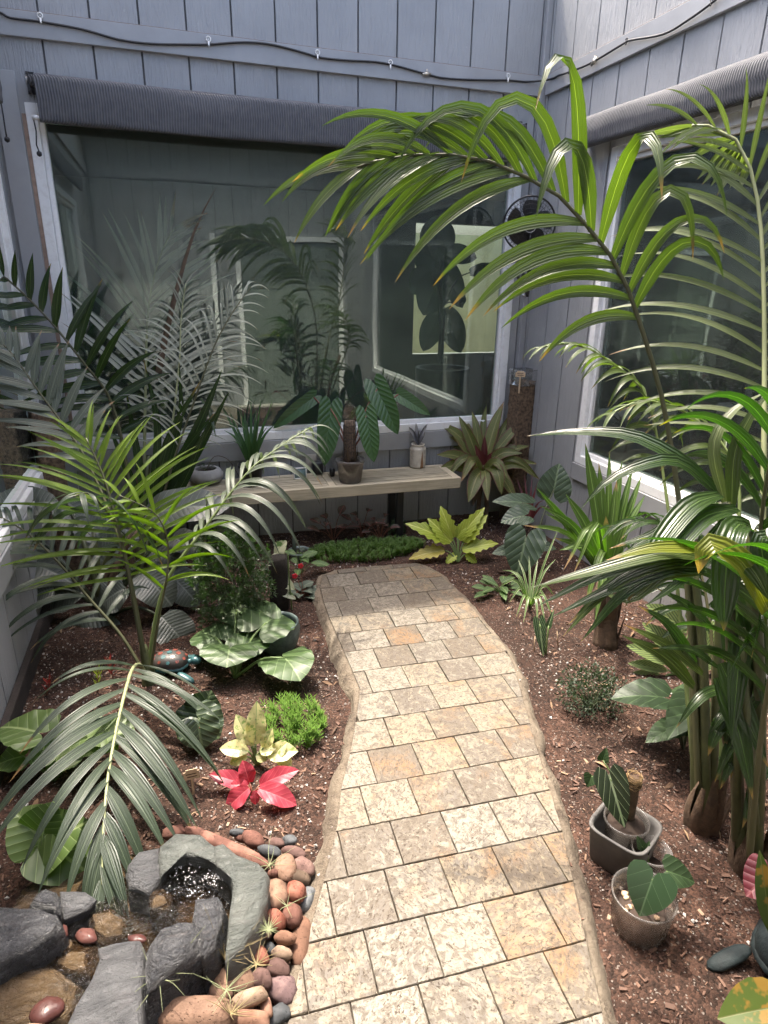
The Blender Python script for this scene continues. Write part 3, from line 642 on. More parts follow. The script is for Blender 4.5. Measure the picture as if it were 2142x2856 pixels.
# small things at the back of the bench
q = bench_pt(838, 1336); sp_ = thing('display_stand', 'small white rimmed glass panel leaning on the bench', 'panel', q)
fr = MB()
Mx = Matrix.Translation(q) @ Matrix.Rotation(R(-6),4,'X')
fr.bbox((-.042,-.006,0),(-.036,.006,.075),.002).bbox((.036,-.006,0),(.042,.006,.075),.002).bbox((-.0355,-.006,0),(.0355,.006,.008),.002).bbox((-.0355,-.006,.067),(.0355,.006,.075),.002); fr.v = [Mx @ x for x in fr.v]; fr.build('rim', M_WHITE, sp_)
g_ = MB().box((-.0355,-.002,.008),(.0355,.002,.067)); g_.v = [Mx @ x for x in g_.v]; g_.build('pane', simple('teal_glass', (.16,.24,.24), .08), sp_)
q = bench_pt(886, 1322); o = MB().bbox(q+V((-.035,-.035,.0)), q+V((.035,.035,.085)), .012).build('speaker_cube', M_BLACK, loc=q); tag(o, 'little black rounded cube beside the clear pot on the bench', 'speaker')
q = bench_pt(930, 1330); o = MB().bbox(q+V((-.02,.0,.0)), q+V((.012,.03,.055)), .006).bbox(q+V((-.012,-.006,.015)), q+V((.004,-.001,.04)), .002).build('power_adapter', M_BLACK, loc=q); tag(o, 'tiny black adapter right behind the clear pot', 'adapter')
q = wy(868, 1285, YB-.02); o = MB().bbox(q+V((-.04,-.012,-.07)), q+V((.035,.005,.045)), .004).bbox(q+V((-.02,-.016,-.03)), q+V((.015,-.0125,.01)), .002).build('outlet_cover', simple('beige_plastic', (.45,.42,.36), .5), loc=q); tag(o, 'beige outlet cover on the wall behind the bench', 'outlet')

# ================================================================== POND
def slate_mat(name, c0, c1, c2, wet=.45):
    m, nt, b, out = newmat(name); p = geo_pos(nt)
    n = noi(nt, mapv(nt, p, (1,1,3)), 9, 6, .6, .8); k = noi(nt, p, 40, 5, .65); s = noi(nt, mapv(nt, p, (2,5,20)), 7, 6, .65, 1.6)
    c = mix(nt, ramp(nt, n, [(.3,(0,)*3),(.7,(1,)*3)]), c0, c1); c = mix(nt, ramp(nt, s, [(.55,(0,)*3),(.75,(.8,)*3)]), c, c2)
    nt.links.new(c, b.inputs['Base Color']); b.inputs['Roughness'].default_value = wet
    nt.links.new(ramp(nt, k, [(.3,(wet-.12,)*3),(.7,(wet+.2,)*3)]), b.inputs['Roughness'])
    bump(nt, b, mth(nt, 'ADD', s, mth(nt, 'MULTIPLY', k, .8)), .9, .016); return m
M_SLATE = slate_mat('grey_slate', (.050,.051,.055), (.095,.096,.10), (.075,.066,.07))
M_SLATED = slate_mat('dark_slate', (.030,.031,.035), (.062,.063,.068), (.07,.06,.058), .24)
M_SLATEG = slate_mat('green_slate', (.060,.068,.062), (.12,.128,.116), (.085,.075,.07), .36)
M_OCHRE = slate_mat('ochre_flagstone', (.060,.040,.022), (.125,.082,.042), (.030,.023,.018), .10)
def z3(x, y): return x/1.549, 2056+y/1.549
def rock(label, pts, zt, zb, m, bulge=.01, grow=1.06, group='stones of the pond', nz=.010, slant=(0,0), name='slate_rock'):
    top = [gp(*z3(*q), zt) for q in pts]; cen = sum(top, V())/len(top); top = [cen+(q-cen)*1.07 for q in top]
    e = []
    for a, b in zip(top, top[1:]+top[:1]):
        k = max(1, int((b-a).length/.013)); e += [a.lerp(b, t/k) for t in range(k)]
    n = len(e); rings = []; base = V((cen.x, cen.y, zb))
    for s_, z in ((grow*1.02, zb), (grow, zb+(zt-zb)*.3), (1.01+(grow-1)*.5, zb+(zt-zb)*.7), (1.0, zt-.014), (.965, zt-.003), (.88, zt+bulge*.35), (.62, zt+bulge*.8), (.30, zt+bulge)):
        rg = []
        for a in e:
            q = cen+(a-cen)*s_; q = V((q.x, q.y, z+((q.x-cen.x)*slant[0]+(q.y-cen.y)*slant[1])*(1 if z > zb+.01 else 0)))
            d = noise.noise(q*11)*nz*1.3 + noise.noise(V((q.x*24,q.y*24,q.z*80)))*nz*.6 + noise.noise(q*60)*nz*.2; q += (a-cen).normalized()*d*(1.3 if z < zt-.004 else .3) + V((0,0,d*.45 if z > zb+.01 else 0)); rg.append(q)
        rings.append(rg)
    vs = [q for r_ in rings for q in r_]+[V((cen.x, cen.y, zt+bulge))]; m_ = len(rings)
    fs = [(k*n+i, k*n+(i+1)%n, (k+1)*n+(i+1)%n, (k+1)*n+i) for k in range(m_-1) for i in range(n)]+[((m_-1)*n+i, (m_-1)*n+(i+1)%n, m_*n) for i in range(n)]
    o = MB().add(vs, fs).build(name, m, loc=base); return tag(o, label, 'rock', group)
# basin bed under the water
rock('wet brown stone bed under the pond water', [(-60,900),(120,640),(400,560),(660,480),(900,480),(1060,620),(1010,800),(760,1000),(560,1200),(200,1330),(-100,1300)], .055, -.03, M_OCHRE, .0, 1.02, nz=.02, name='pond_bed')
rock('grey green slate rim curling round the right side of the pond', [(925,480),(965,465),(1020,510),(1110,545),(1152,595),(1140,690),(1112,770),(1050,885),(975,935),(985,820),(1000,700),(1008,640),(985,598),(940,560)], .165, -.02, M_SLATEG, .008, 1.08)
rock('pale grey green slate at the head of the pond', [(690,470),(760,415),(860,430),(925,478),(938,558),(890,528),(800,512),(730,545),(695,600)], .16, -.02, M_SLATEG, .006, 1.08)
rock('smooth bluish slate lying left of the pond head', [(600,500),(688,475),(694,605),(640,665),(560,640),(555,560)], .14, -.02, M_SLATE, .008, 1.08)
rock('upright dark slate leaning between rim and basin', [(850,705),(940,690),(962,730),(958,810),(930,885),(872,950),(862,870),(835,795)], .19, -.02, M_SLATED, .012, 1.10)
rock('large dark rounded slate boulder at the pond front', [(622,925),(690,832),(780,790),(850,800),(872,870),(846,930),(775,1003),(705,1052),(640,1100),(618,1020)], .21, -.03, M_SLATED, .03, 1.28, nz=.016)
rock('flat grey slate slab striped by frond shadows', [(425,912),(600,880),(616,930),(612,1010),(606,1130),(600,1290),(270,1290),(330,1160),(400,1040),(432,960)], .20, -.02, M_SLATE, .004, 1.03, nz=.008)
rock('dark slate slab at the left edge of the pond', [(-80,735),(130,742),(242,762),(252,800),(215,842),(100,912),(30,952),(-80,990)], .21, -.02, M_SLATED, .006, 1.04)
rock('dark slate knob behind the left slab', [(128,740),(150,700),(205,668),(245,682),(255,758),(180,750)], .20, -.02, M_SLATED, .02, 1.1)
rock('wet bluish slate chip beside the knob', [(258,668),(370,668),(420,700),(380,745),(275,790),(262,740)], .15, -.02, M_SLATE, .006, 1.05)
rock('ochre flagstone crossed by shadows in the stream', [(110,880),(225,860),(425,905),(405,1035),(240,1005),(60,1000)], .122, .0, M_OCHRE, .008, 1.03)
rock('wet ochre boulder at the lower left of the stream', [(-80,1010),(110,1000),(235,1005),(345,1085),(310,1200),(270,1300),(-80,1330)], .12, .0, M_OCHRE, .03, 1.05)
rock('small ochre stone in the middle of the pond', [(640,665),(700,655),(757,680),(735,742),(650,745)], .122, .0, M_OCHRE, .008, 1.05)
rock('brown stone under the fall between the slabs', [(380,760),(480,740),(560,790),(540,870),(450,900),(390,850)], .118, .0, M_OCHRE, .015, 1.05)
def water_mat():
    m, nt, b, out = newmat('pond_water'); p = geo_pos(nt)
    h = mth(nt, 'ADD', noi(nt, p, 26, 4, .6, 1.0), mth(nt, 'MULTIPLY', noi(nt, p, 75, 3, .6), .4)); bp = nd(nt, 'Bump', {'Height': h, 'Strength': 1., 'Distance': .05})
    f = mth(nt, 'ADD', nd(nt, 'Fresnel', {'IOR': 1.33, 'Normal': bp.outputs[0]}).outputs[0], .03, True)
    t = nd(nt, 'BsdfTransparent', {'Color': (.80,.72,.60,1)}); g = nd(nt, 'BsdfGlossy', {'Color': (1,1,1,1), 'Roughness': .03, 'Normal': bp.outputs[0]})
    ms = nd(nt, 'MixShader', {0: f, 1: t.outputs[0], 2: g.outputs[0]}); nt.links.new(ms.outputs[0], out.inputs[0]); return m
mb = MB(); outl = [gp(*z3(*q), .128) for q in [(-80,960),(60,900),(240,800),(400,700),(560,640),(660,560),(760,500),(900,500),(1000,580),(1030,700),(960,800),(830,830),(640,930),(500,1100),(330,1300),(-80,1330)]]
cw = sum(outl, V())/len(outl); k = 14; vs = []; 
el = []
for a, b in zip(outl, outl[1:]+outl[:1]): el += [a.lerp(b, t/5) for t in range(5)]
for j in range(k+1):
    for a in el: q = cw.lerp(a, j/k); vs.append(V((q.x, q.y, .128+.006*noise.noise(V((q.x*22, q.y*22, 2)))+.028*max(0, -(q.x+.28))*0)))
n = len(el); mb.add(vs, [(j*n+i, j*n+(i+1)%n, (j+1)*n+(i+1)%n, (j+1)*n+i) for j in range(k) for i in range(n)])
o = struct('pond_water', mb, water_mat(), True)
# foam bubbles under the rim
mb = MB()
for k in range(240):
    u, v = random.choice(((random.gauss(760,30), random.gauss(548,12)), (random.gauss(935,38), random.gauss(598,16)), (random.gauss(830,60), random.gauss(640,40)))); q = gp(*z3(u, v), .132); r_ = U(.0015,.0038)
    mb.lathe([(r_*.2,r_*.9),(r_*.8,r_*.6),(r_,0)][::-1], q, 6, closed=False)
tag(mb.build('foam_bubbles', clear_plastic('bubble_film', (.95,.95,.95), .25, .12)), 'tiny bubbles gathered on the water under the slate rim', 'foam', kind='stuff')

def pebble_mat(name, c0, c1, rough=.85, pits=0.):
    m, nt, b, out = newmat(name); p = geo_pos(nt); r = nt.nodes.new('ShaderNodeObjectInfo').outputs['Random']
    f = mth(nt, 'ADD', mth(nt, 'MULTIPLY', noi(nt, p, 18, 5, .6, .5), .9), mth(nt, 'MULTIPLY', mth(nt, 'SUBTRACT', r, .5), .35)); c = ramp(nt, f, [(.22, tuple(x*.7 for x in c0)), (.45, c0), (.62, c1), (.8, tuple(x*1.2 for x in c1))])
    sp_ = noi(nt, p, 150, 3, .6); c = mix(nt, ramp(nt, sp_, [(.33,(.7,)*3),(.4,(0,)*3)]), c, tuple(x*.35 for x in c0))
    nt.links.new(c, b.inputs['Base Color']); b.inputs['Roughness'].default_value = rough; b.inputs['Specular IOR Level'].default_value = .5 if rough < .2 else .18; bump(nt, b, mth(nt, 'ADD', noi(nt, p, 60, 4), ramp(nt, sp_, [(.3,(0,)*3),(.4,(1,)*3)])), .25+pits, .004); return m
PM = {'r': pebble_mat('red_pebble', (.135,.065,.05), (.235,.118,.088)), 'R': pebble_mat('rust_pebble', (.18,.066,.045), (.27,.118,.082), .7, .3), 'm': pebble_mat('mauve_pebble', (.125,.075,.065), (.22,.14,.118)),
      'g': pebble_mat('grey_pebble', (.07,.075,.08), (.13,.135,.14), .65), 'o': pebble_mat('tan_pebble', (.20,.122,.085), (.30,.195,.14), .75, .4), 'b': pebble_mat('brown_pebble', (.14,.085,.06), (.24,.15,.105)),
      't': pebble_mat('clay_pebble', (.18,.098,.066), (.26,.15,.106)), 'p': pebble_mat('pale_pebble', (.22,.155,.11), (.33,.24,.175), .7), 'd': pebble_mat('umber_pebble', (.10,.07,.05), (.20,.14,.10)), 'M': pebble_mat('purple_pebble', (.13,.085,.085), (.24,.16,.145)),
      'w': pebble_mat('wet_red_pebble', (.075,.03,.026), (.11,.048,.04), .3)}
def ellipsoid(mb, c, A, B, Cz, n=16, m=10, nz=.2, flat=0):
    vs = [c-Cz]; ph = c*7
    for j in range(1, m):
        t = math.pi*j/m-math.pi/2
        for i in range(n):
            a = 2*math.pi*i/n; d = V((math.cos(a)*math.cos(t), math.sin(a)*math.cos(t), math.sin(t))); k = 1+nz*noise.noise(d*1.3+ph)+nz*.4*noise.noise(d*3+ph)
            sx = lambda x: math.copysign(abs(x)**.86, x)
            vs.append(c+(A*sx(d.x)+B*sx(d.y)+Cz*d.z)*k)
    vs.append(c+Cz); L = len(vs)-1
    fs = [(0, 1+(i+1)%n, 1+i) for i in range(n)]+[(1+j*n+i, 1+j*n+(i+1)%n, 1+(j+1)*n+(i+1)%n, 1+(j+1)*n+i) for j in range(m-2) for i in range(n)]+[(L, 1+(m-2)*n+i, 1+(m-2)*n+(i+1)%n) for i in range(n)]
    return mb.add(vs, fs)
CN = {'r':'red','R':'rust red','m':'mauve','g':'dark grey','o':'pitted tan','b':'brown','t':'clay coloured','p':'pale tan','d':'umber','M':'purplish','w':'wet red'}
PB = [(700,212,66,30,0,'g',.05,'at the top of the pebble border'),(850,265,95,72,20,'r',.05,'beside the small grey one at the top'),(1065,305,66,42,8,'m',.04,'at the upper right corner of the pebble border'),(1185,282,58,45,0,'g',.04,'at the outer top corner of the pebble border'),
 (665,362,325,72,24,'r',.08,'long and arched, hugging the slate rim'),(1000,378,95,52,14,'g',.06,'tucked under the wiry air plant'),(1225,392,98,54,15,'m',.045,'below the outer grey one'),(1145,530,88,132,-6,'o',.075,'standing by the wiry air plant'),
 (1315,520,94,82,32,'m',.045,'at the widest right bend of the border'),(1255,622,106,72,14,'d',.06,'half hidden under the pitted tan one'),(1035,590,44,40,0,'r',.08,'tiny, against the slate rim'),(1060,772,92,142,0,'b',.085,'large, touching the slate rim'),
 (1240,745,80,88,24,'R',.08,'perched above the path bend'),(1345,822,62,118,20,'g',.045,'oblong, against the path edge'),(1212,968,74,112,6,'r',.075,'carrying a curled air plant'),(1045,1012,90,92,20,'R',.09,'above the spiky air plant'),
 (1288,1200,78,255,9,'t',.05,'very long, lying along the path'),(1143,1180,84,62,0,'t',.085,'small, right of the spiky air plant'),(1113,1325,80,68,0,'p',.07,'boxy, inside the long clay one'),(885,1330,102,88,30,'R',.09,'in the tangle of dry air plants'),
 (1075,1458,98,88,12,'m',.075,'round, below the boxy pale one'),(925,1562,86,94,10,'m',.08,'between brown and round mauve ones'),(1112,1640,128,142,32,'M',.055,'broad, against the path'),(662,1565,176,140,0,'b',.085,'broad and low, in front of the dark boulder'),
 (818,1735,152,86,-22,'p',.11,'oblong, on top of the pile'),(972,1825,48,105,-8,'t',.08,'thin, standing on edge behind the pale one'),(1082,1890,104,96,-30,'g',.06,'by the path at the bottom'),(310,1880,315,190,-4,'o',.13,'biggest boulder at the bottom of the pile'),
 (800,1935,182,105,0,'t',.10,'broad, at the very bottom'),(545,1690,95,85,0,'b',.09,'behind the biggest boulder'),(1012,1290,42,58,0,'g',.06,'small, wedged by the boxy one'),(905,1010,50,125,18,'b',.09,'narrow, along the outer slate rim'),
 (120,200,105,52,-14,'r',.06,'left of the pond head'),(310,205,92,46,8,'r',.06,'behind the pond head'),(960,1150,50,45,0,'m',.07,'under the spiky air plant'),(740,255,60,36,10,'r',.04,'small, between the long and round red ones'),(930,1745,60,60,0,'d',.05,'in the gap behind the pale oblong one')]
for cx, cy, rx, ry, ro, col, z, wh in PB:
    u, v = 450+cx/3.318, 2256+cy/3.318; s_ = 1/3.318; c = gp(u, v, z); t = R(ro)
    A = gp(u+rx*s_*math.cos(t), v+rx*s_*math.sin(t), z)-c; B = (gp(u-ry*s_*math.sin(t), v+ry*s_*math.cos(t), z)-c); 
    if rx >= ry: B *= .86
    else: B *= .95
    A *= 1.2; B *= 1.06
    h = .62*min(A.length, B.length)+.006; mb = MB(); ellipsoid(mb, c-V((0,0,h*.35)), A, B, V((0,0,h))); lo = V((c.x, c.y, z-h*1.3))
    tag(mb.build('pebble', PM[col], loc=lo), '%s pebble %s' % (CN[col], wh), 'pebble', 'pebbles around the pond')
for (x, y, rx, ry, ro, col, z, lb) in ((198,1172,84,58,-34,'w',.185,'wet red oval pebble lying on the ochre boulder'),(255,830,40,36,0,'w',.16,'wet red stone peeking out under the left slab'),(372,850,46,40,0,'w',.14,'wet red stone in the little waterfall'),(590,862,40,24,0,'w',.14,'wet red stone behind the striped slab'),(150,1248,60,26,0,'p',.19,'pale stone at the bottom left corner of the frame')):
    u, v = z3(x, y); s_ = 1/1.549; c = gp(u, v, z); t = R(ro); A = gp(u+rx*s_*math.cos(t), v+rx*s_*math.sin(t), z)-c; B = (gp(u-ry*s_*math.sin(t), v+ry*s_*math.cos(t), z)-c)*.85
    mb = MB(); ellipsoid(mb, c-V((0,0,.008)), A, B, V((0,0,.5*min(A.length,B.length)))); tag(mb.build('pebble', PM[col], loc=c), lb, 'pebble', 'pebbles around the pond')

# ================================================================== PLANTS: generators
Z = V((0,0,1))
def eye_u(q): d = V(q)-EYE; return 1071+FPX*d.dot(RT)/d.dot(FW)
def dep(q): return (V(q)-EYE).dot(FW)
def camn(q, up=.6): return ((EYE-V(q)).normalized()+Z*up).normalized()
def P3(t): return wd(*t)
PALMW = lambda s: (.45+.55*min(1, s/.22))*(1-max(0, (s-.35)/.65)**1.7)
LANCE = lambda s: max(.0, math.sin(math.pi*min(1, s*.94+.06))**.85)
STRAP = lambda s: (.75+.25*min(1, s/.3))*(1-max(0, (s-.6)/.4)**2)
SPEAR = lambda s: (1-s)**.8
def blade(pts, W, nrm, prof=PALMW, fold=.25, n=9, mb=None, across=1, twist=0.):
    """a ribbon leaf: midrib through pts, folded along it"""
    mb = mb or MB(); p = rs(cr(pts, 6), n); vs = []; uv = []; nr = V(nrm).normalized(); c = 2*across+1
    for i, q in enumerate(p):
        t = (p[min(i+1, n-1)]-p[max(i-1, 0)]).normalized(); s = i/(n-1)
        sd = t.cross(nr); sd = sd.normalized() if sd.length > 1e-5 else t.orthogonal().normalized(); up = sd.cross(t)
        if twist: r_ = Matrix.Rotation(twist*s, 3, t); sd = r_ @ sd; up = r_ @ up
        w_ = max(W*.5*prof(s), .0004)
        for k in range(-across, across+1): x = k/across; vs.append(q+sd*(x*w_*math.cos(fold))+up*(abs(x)*w_*math.sin(fold))); uv.append((.5+.5*x, s))
    return mb.add(vs, [(i*c+k, i*c+k+1, (i+1)*c+k+1, (i+1)*c+k) for i in range(n-1) for k in range(c-1)], uv)
def hang(p0, D, L, droop, n=8, pw=1.3):
    out = [V(p0)]; D = D.normalized()
    for k in range(n): s = (k+.5)/n; d = (D+V((0,0,-1))*droop*s**pw).normalized(); out.append(out[-1]+d*(L/n))
    return out
def frond(root, rach, nl, L, W, ang, N, droop, m, mr, t0=.4, rr=(.010,.003), lift=.15, sides=(1,-1), jit=.12, prof=None, fold=.3, skip=.0, nrm=None, endl=.55, omit=None, upk=1.):
    """a feather leaf: tapering stalk with leaflets of its own on both sides"""
    random.seed(len(rach)*977+nl*31+int(L*1000)+len(root.children)*7)
    p = rs(cr([P3(t) if len(t) == 3 and not isinstance(t, V) else t for t in rach], 6), 48); T = len(p)
    fr = MB().tube(p[::2]+[p[-1]], [rr[0]+(rr[1]-rr[0])*(i/24) for i in range(len(p[::2])+1)], 6).build('frond', mr, root)
    prof = prof or (lambda t: (.62+.38*math.sin(math.pi*min(1., t*1.25)))*(1-(1-endl)*t**2.2))
    for i in range(nl):
        for sd_ in sides:
            if random.random() < skip: continue
            t = (i+.5+U(-.15,.15)+(.25*sd_))/nl; t = min(max(t, 0), 1); f = (t0+(1-t0)*t)*(T-1); k = min(int(f), T-2); q = p[k].lerp(p[k+1], f-k)
            tg = (p[min(k+2,T-1)]-p[max(k-1,0)]).normalized(); n_ = N(q, t) if callable(N) else V(N); B = tg.cross(n_); B = B.normalized() if B.length > 1e-4 else tg.orthogonal(); n_ = B.cross(tg)
            if omit and omit(q, sd_): continue
            a = R((ang[0]+(ang[1]-ang[0])*t)*(upk if sd_ > 0 else 1)+U(-6,6)); l = L*prof(t)*U(1-jit, 1+jit*.6)
            D = tg*math.cos(a)+B*(sd_*math.sin(a))+n_*(lift+U(-.10,.10))+V((U(-.07,.07),U(-.07,.07),U(-.07,.07)))
            pts = hang(q, D, l, n=13, droop=(droop(t, sd_) if callable(droop) else droop)*U(.75,1.25)); ln = (n_*.8+Z*.2) if nrm is None else nrm
            blade(pts, W*U(.85,1.12)*(.75+.25*math.sin(math.pi*min(1,t+.15))), ln, PALMW, fold*U(.6,1.5), 12, twist=U(-.55,.55)).build('leaflet', m, fr)
    return fr
def heart(y, y0, p):                                            # inner and outer edge of half a leaf at height y
    if y >= 0: return 0., .5*max(0., 1-(y)**p)**.9
    s = min(1., y/y0); r_ = .25*math.sqrt(max(0., 1-s*s)); return .25-r_, .25+r_
def broad(base, tip, W, nrm, y0=0., p=2., bend=.5, fold=.25, shape=None, ruf=0., rf=6, ny=12, nx=4, tooth=0, cup=0.):
    """a broad leaf between base (where the stalk joins) and tip; y0 < 0 gives heart lobes behind the stalk"""
    base, tip = V(base), V(tip); D = tip-base; L = D.length; d = D/L; n = V(nrm); n = (n-d*n.dot(d)).normalized(); s = d.cross(n)
    d2 = (d*math.cos(bend/2)+n*math.sin(bend/2)); n2 = s.cross(d2); n2 = n2 if n2.dot(n) > 0 else -n2; L2 = L*(bend/2)/max(math.sin(bend/2), 1e-4) if bend else L
    mb = MB()
    for sg in (1, -1):
        vs = []; uv = []
        for j in range(ny+1):
            y = y0+(1-y0)*j/ny
            if shape: xi, xo = 0., shape(min(max(y,0),1))*.5
            else: xi, xo = heart(y, y0, p)
            if tooth: xo *= 1-tooth*(.5+.5*math.cos(y*rf*2*math.pi))
            for i in range(nx+1):
                x = (xi+(xo-xi)*i/nx); b = bend*y if abs(bend) > 1e-4 else 1e-4*y
                yy = math.sin(b)/bend*L2 if abs(bend) > 1e-4 else y*L; zz = -(1-math.cos(b))/bend*L2 if abs(bend) > 1e-4 else 0.
                z = abs(x)*W*math.sin(fold)+ruf*W*math.sin(y*rf*2*math.pi+sg*.6)*(x*2)**1.5 - cup*W*(x*2)**2
                vs.append(base+d2*yy+n2*(zz+z)+s*(sg*x*W*math.cos(fold))); uv.append((.5+sg*x, (y-y0)/(1-y0)))
        c = nx+1; mb.add(vs, [(j*c+i, j*c+i+1, (j+1)*c+i+1, (j+1)*c+i) for j in range(ny) for i in range(nx)], uv)
    return mb
def stalk(parent, a, b, r0, r1, m, sag=.15, name='petiole', out=None):
    a, b = V(a), V(b); md = a.lerp(b, .55)+(out if out is not None else Z*sag*(b-a).length); return MB().tube(rs(cr([a, md, b], 8), 10), [r0+(r1-r0)*i/9 for i in range(10)], 6).build(name, m, parent)

# ---- leaf materials
M_RACH = leafmat('palm_stalk_green', (.10,.15,.045), (.20,.25,.085), tw=0, vb=0, rough=.45)
M_RACHY = leafmat('palm_stalk_pale', (.28,.32,.14), (.42,.44,.24), tw=0, vb=0, rough=.5)
M_RACHD = leafmat('palm_stalk_dark', (.06,.07,.03), (.12,.11,.05), tw=0, vb=0, rough=.5)
BRN = (.26,.15,.06)
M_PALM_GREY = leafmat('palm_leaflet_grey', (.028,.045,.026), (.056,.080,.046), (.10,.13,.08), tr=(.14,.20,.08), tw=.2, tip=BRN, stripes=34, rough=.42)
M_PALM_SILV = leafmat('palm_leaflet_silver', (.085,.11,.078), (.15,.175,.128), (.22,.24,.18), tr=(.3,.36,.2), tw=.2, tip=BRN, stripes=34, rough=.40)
M_PALM_BACK = leafmat('palm_leaflet_pale_grey', (.40,.43,.33), (.54,.56,.44), (.6,.57,.42), tr=(.3,.36,.2), tw=.12, tip=BRN, stripes=34, rough=.36)
M_PALM_BRIGHT = leafmat('palm_leaflet_bright', (.15,.25,.02), (.27,.40,.035), (.26,.36,.07), tr=(.42,.56,.035), tw=.42, stripes=30, rough=.4)
M_PALM_MID = leafmat('palm_leaflet_mid', (.050,.082,.020), (.092,.132,.034), (.17,.21,.08), tr=(.22,.28,.04), tw=.34, tip=BRN, stripes=30, rough=.33)
M_PALM_PALE = leafmat('palm_leaflet_pale', (.11,.145,.055), (.19,.23,.10), (.28,.31,.16), tr=(.30,.38,.10), tw=.3, tip=BRN, stripes=30, rough=.36)
M_PALM_DARK = leafmat('palm_leaflet_dark', (.022,.045,.014), (.045,.08,.022), (.08,.13,.04), tr=(.15,.28,.03), tw=.3, tip=BRN, stripes=30, rough=.24)
M_PALM_YEL = leafmat('palm_leaflet_yellowing', (.12,.16,.02), (.22,.25,.03), (.3,.3,.06), tr=(.5,.52,.04), tw=.45, tip=(.45,.30,.18), stripes=30, rough=.35)
M_DEAD = simple('dry_palm_sheath', (.13,.085,.05), .8, .5, 25, bs=.3)
M_CANE = simple('palm_cane', (.075,.085,.03), .5, .45, 18, col2=(.035,.042,.016))
M_HUSK = simple('palm_husk', (.12,.075,.045), .9, .55, 40, bs=.7)
PET_G = simple('petiole_green', (.13,.20,.06), .5, .3, 20); PET_R = simple('petiole_red', (.20,.07,.04), .5, .3, 20); PET_D = simple('petiole_dark', (.05,.06,.03), .5, .3, 20)

# ================================================================== LEFT PALM in front of the left wall
g = gp(415, 1905); pa = thing('palm', 'feather palm left of the path with drooping grey and bright green fronds', 'palm', g)
b0 = (415,1900,dep(g))
frond(pa, [b0,(385,1740,2.72),(350,1560,2.68),(318,1430,2.66),(285,1320,2.66),(240,1222,2.66)], 20, .54, .020, (80,26), lambda q,t: camn(q,.5), .45, M_PALM_BRIGHT, M_RACHD, t0=.42, rr=(.013,.003), lift=.1)
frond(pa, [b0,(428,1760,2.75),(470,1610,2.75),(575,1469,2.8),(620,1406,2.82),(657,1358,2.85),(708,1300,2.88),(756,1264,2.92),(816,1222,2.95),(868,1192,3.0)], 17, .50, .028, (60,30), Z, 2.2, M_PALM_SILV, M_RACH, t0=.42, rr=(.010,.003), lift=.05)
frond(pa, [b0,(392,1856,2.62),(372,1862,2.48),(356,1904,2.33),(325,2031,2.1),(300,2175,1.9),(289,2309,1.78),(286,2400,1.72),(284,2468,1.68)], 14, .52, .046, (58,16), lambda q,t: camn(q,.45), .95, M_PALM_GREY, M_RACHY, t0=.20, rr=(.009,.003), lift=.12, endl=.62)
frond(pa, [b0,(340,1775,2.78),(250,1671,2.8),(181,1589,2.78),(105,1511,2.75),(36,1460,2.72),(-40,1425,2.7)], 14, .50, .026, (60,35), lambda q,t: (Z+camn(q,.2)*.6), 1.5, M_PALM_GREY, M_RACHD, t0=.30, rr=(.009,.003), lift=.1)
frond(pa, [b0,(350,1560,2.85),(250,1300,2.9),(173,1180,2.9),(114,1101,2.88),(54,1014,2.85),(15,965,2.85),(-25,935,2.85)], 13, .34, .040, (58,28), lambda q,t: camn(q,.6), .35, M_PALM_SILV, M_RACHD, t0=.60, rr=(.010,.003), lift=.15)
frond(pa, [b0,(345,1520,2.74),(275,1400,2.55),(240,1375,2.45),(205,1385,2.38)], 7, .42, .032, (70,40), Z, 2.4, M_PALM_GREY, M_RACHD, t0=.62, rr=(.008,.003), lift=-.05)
frond(pa, [b0,(440,1740,2.7),(470,1560,2.62),(440,1440,2.55),(330,1380,2.5)], 8, .34, .020, (55,30), lambda q,t: camn(q,.8), .7, M_PALM_BRIGHT, M_RACHD, t0=.45, rr=(.007,.002))
MB().tube(rs(cr([g-V((0,0,.03)), wd(412,1860,dep(g)), wd(398,1800,dep(g)-.01)]),8), [.034,.031,.029,.027,.025,.022,.019,.015], 9).build('stem', M_CANE, pa)

# ================================================================== PALM in the back left corner, before the window
g = gp(392, 1625); pb = thing('palm', 'tall grey green palm rising before the left part of the wide window', 'palm', g); d0 = dep(g)
b0 = (395,1600,d0)
frond(pb, [b0,(402,1300,d0+.05),(407,1027,d0+.1),(413,866,d0+.1),(432,763,d0+.08),(458,685,d0+.05),(484,640,d0)], 20, .70, .030, (54,18), lambda q,t: camn(q,.1), .30, M_PALM_BACK, M_RACHY, t0=.45, rr=(.013,.004), lift=.1)
frond(pb, [b0,(470,1250,d0),(500,1010,d0),(503,920,d0),(508,860,d0-.02),(518,790,d0-.05)], 22, .42, .014, (60,25), lambda q,t: camn(q,.2), .95, M_PALM_BACK, M_RACHY, t0=.42, rr=(.010,.003), lift=.15)
frond(pb, [b0,(480,1300,d0-.05),(545,1110,d0-.05),(600,960,d0-.05),(650,870,d0-.05),(700,800,d0)], 16, .40, .014, (50,25), lambda q,t: camn(q,.3), 1.25, M_PALM_BACK, M_RACHD, t0=.42, rr=(.009,.003), lift=.15)
frond(pb, [b0,(345,1250,d0-.1),(303,1105,d0-.15),(245,1027,d0-.25),(142,898,d0-.35),(50,805,d0-.42),(0,763,d0-.45),(-50,735,d0-.5)], 14, .44, .048, (72,45), lambda q,t: camn(q,-.2), .5, M_PALM_DARK, M_RACHD, t0=.40, rr=(.012,.004), lift=.1, sides=(1,-1))
frond(pb, [b0,(330,1200,d0+.15),(250,1000,d0+.2),(190,860,d0+.2),(150,760,d0+.2)], 14, .40, .016, (55,25), lambda q,t: camn(q,.2), .8, M_PALM_GREY, M_RACHD, t0=.45, rr=(.010,.003))
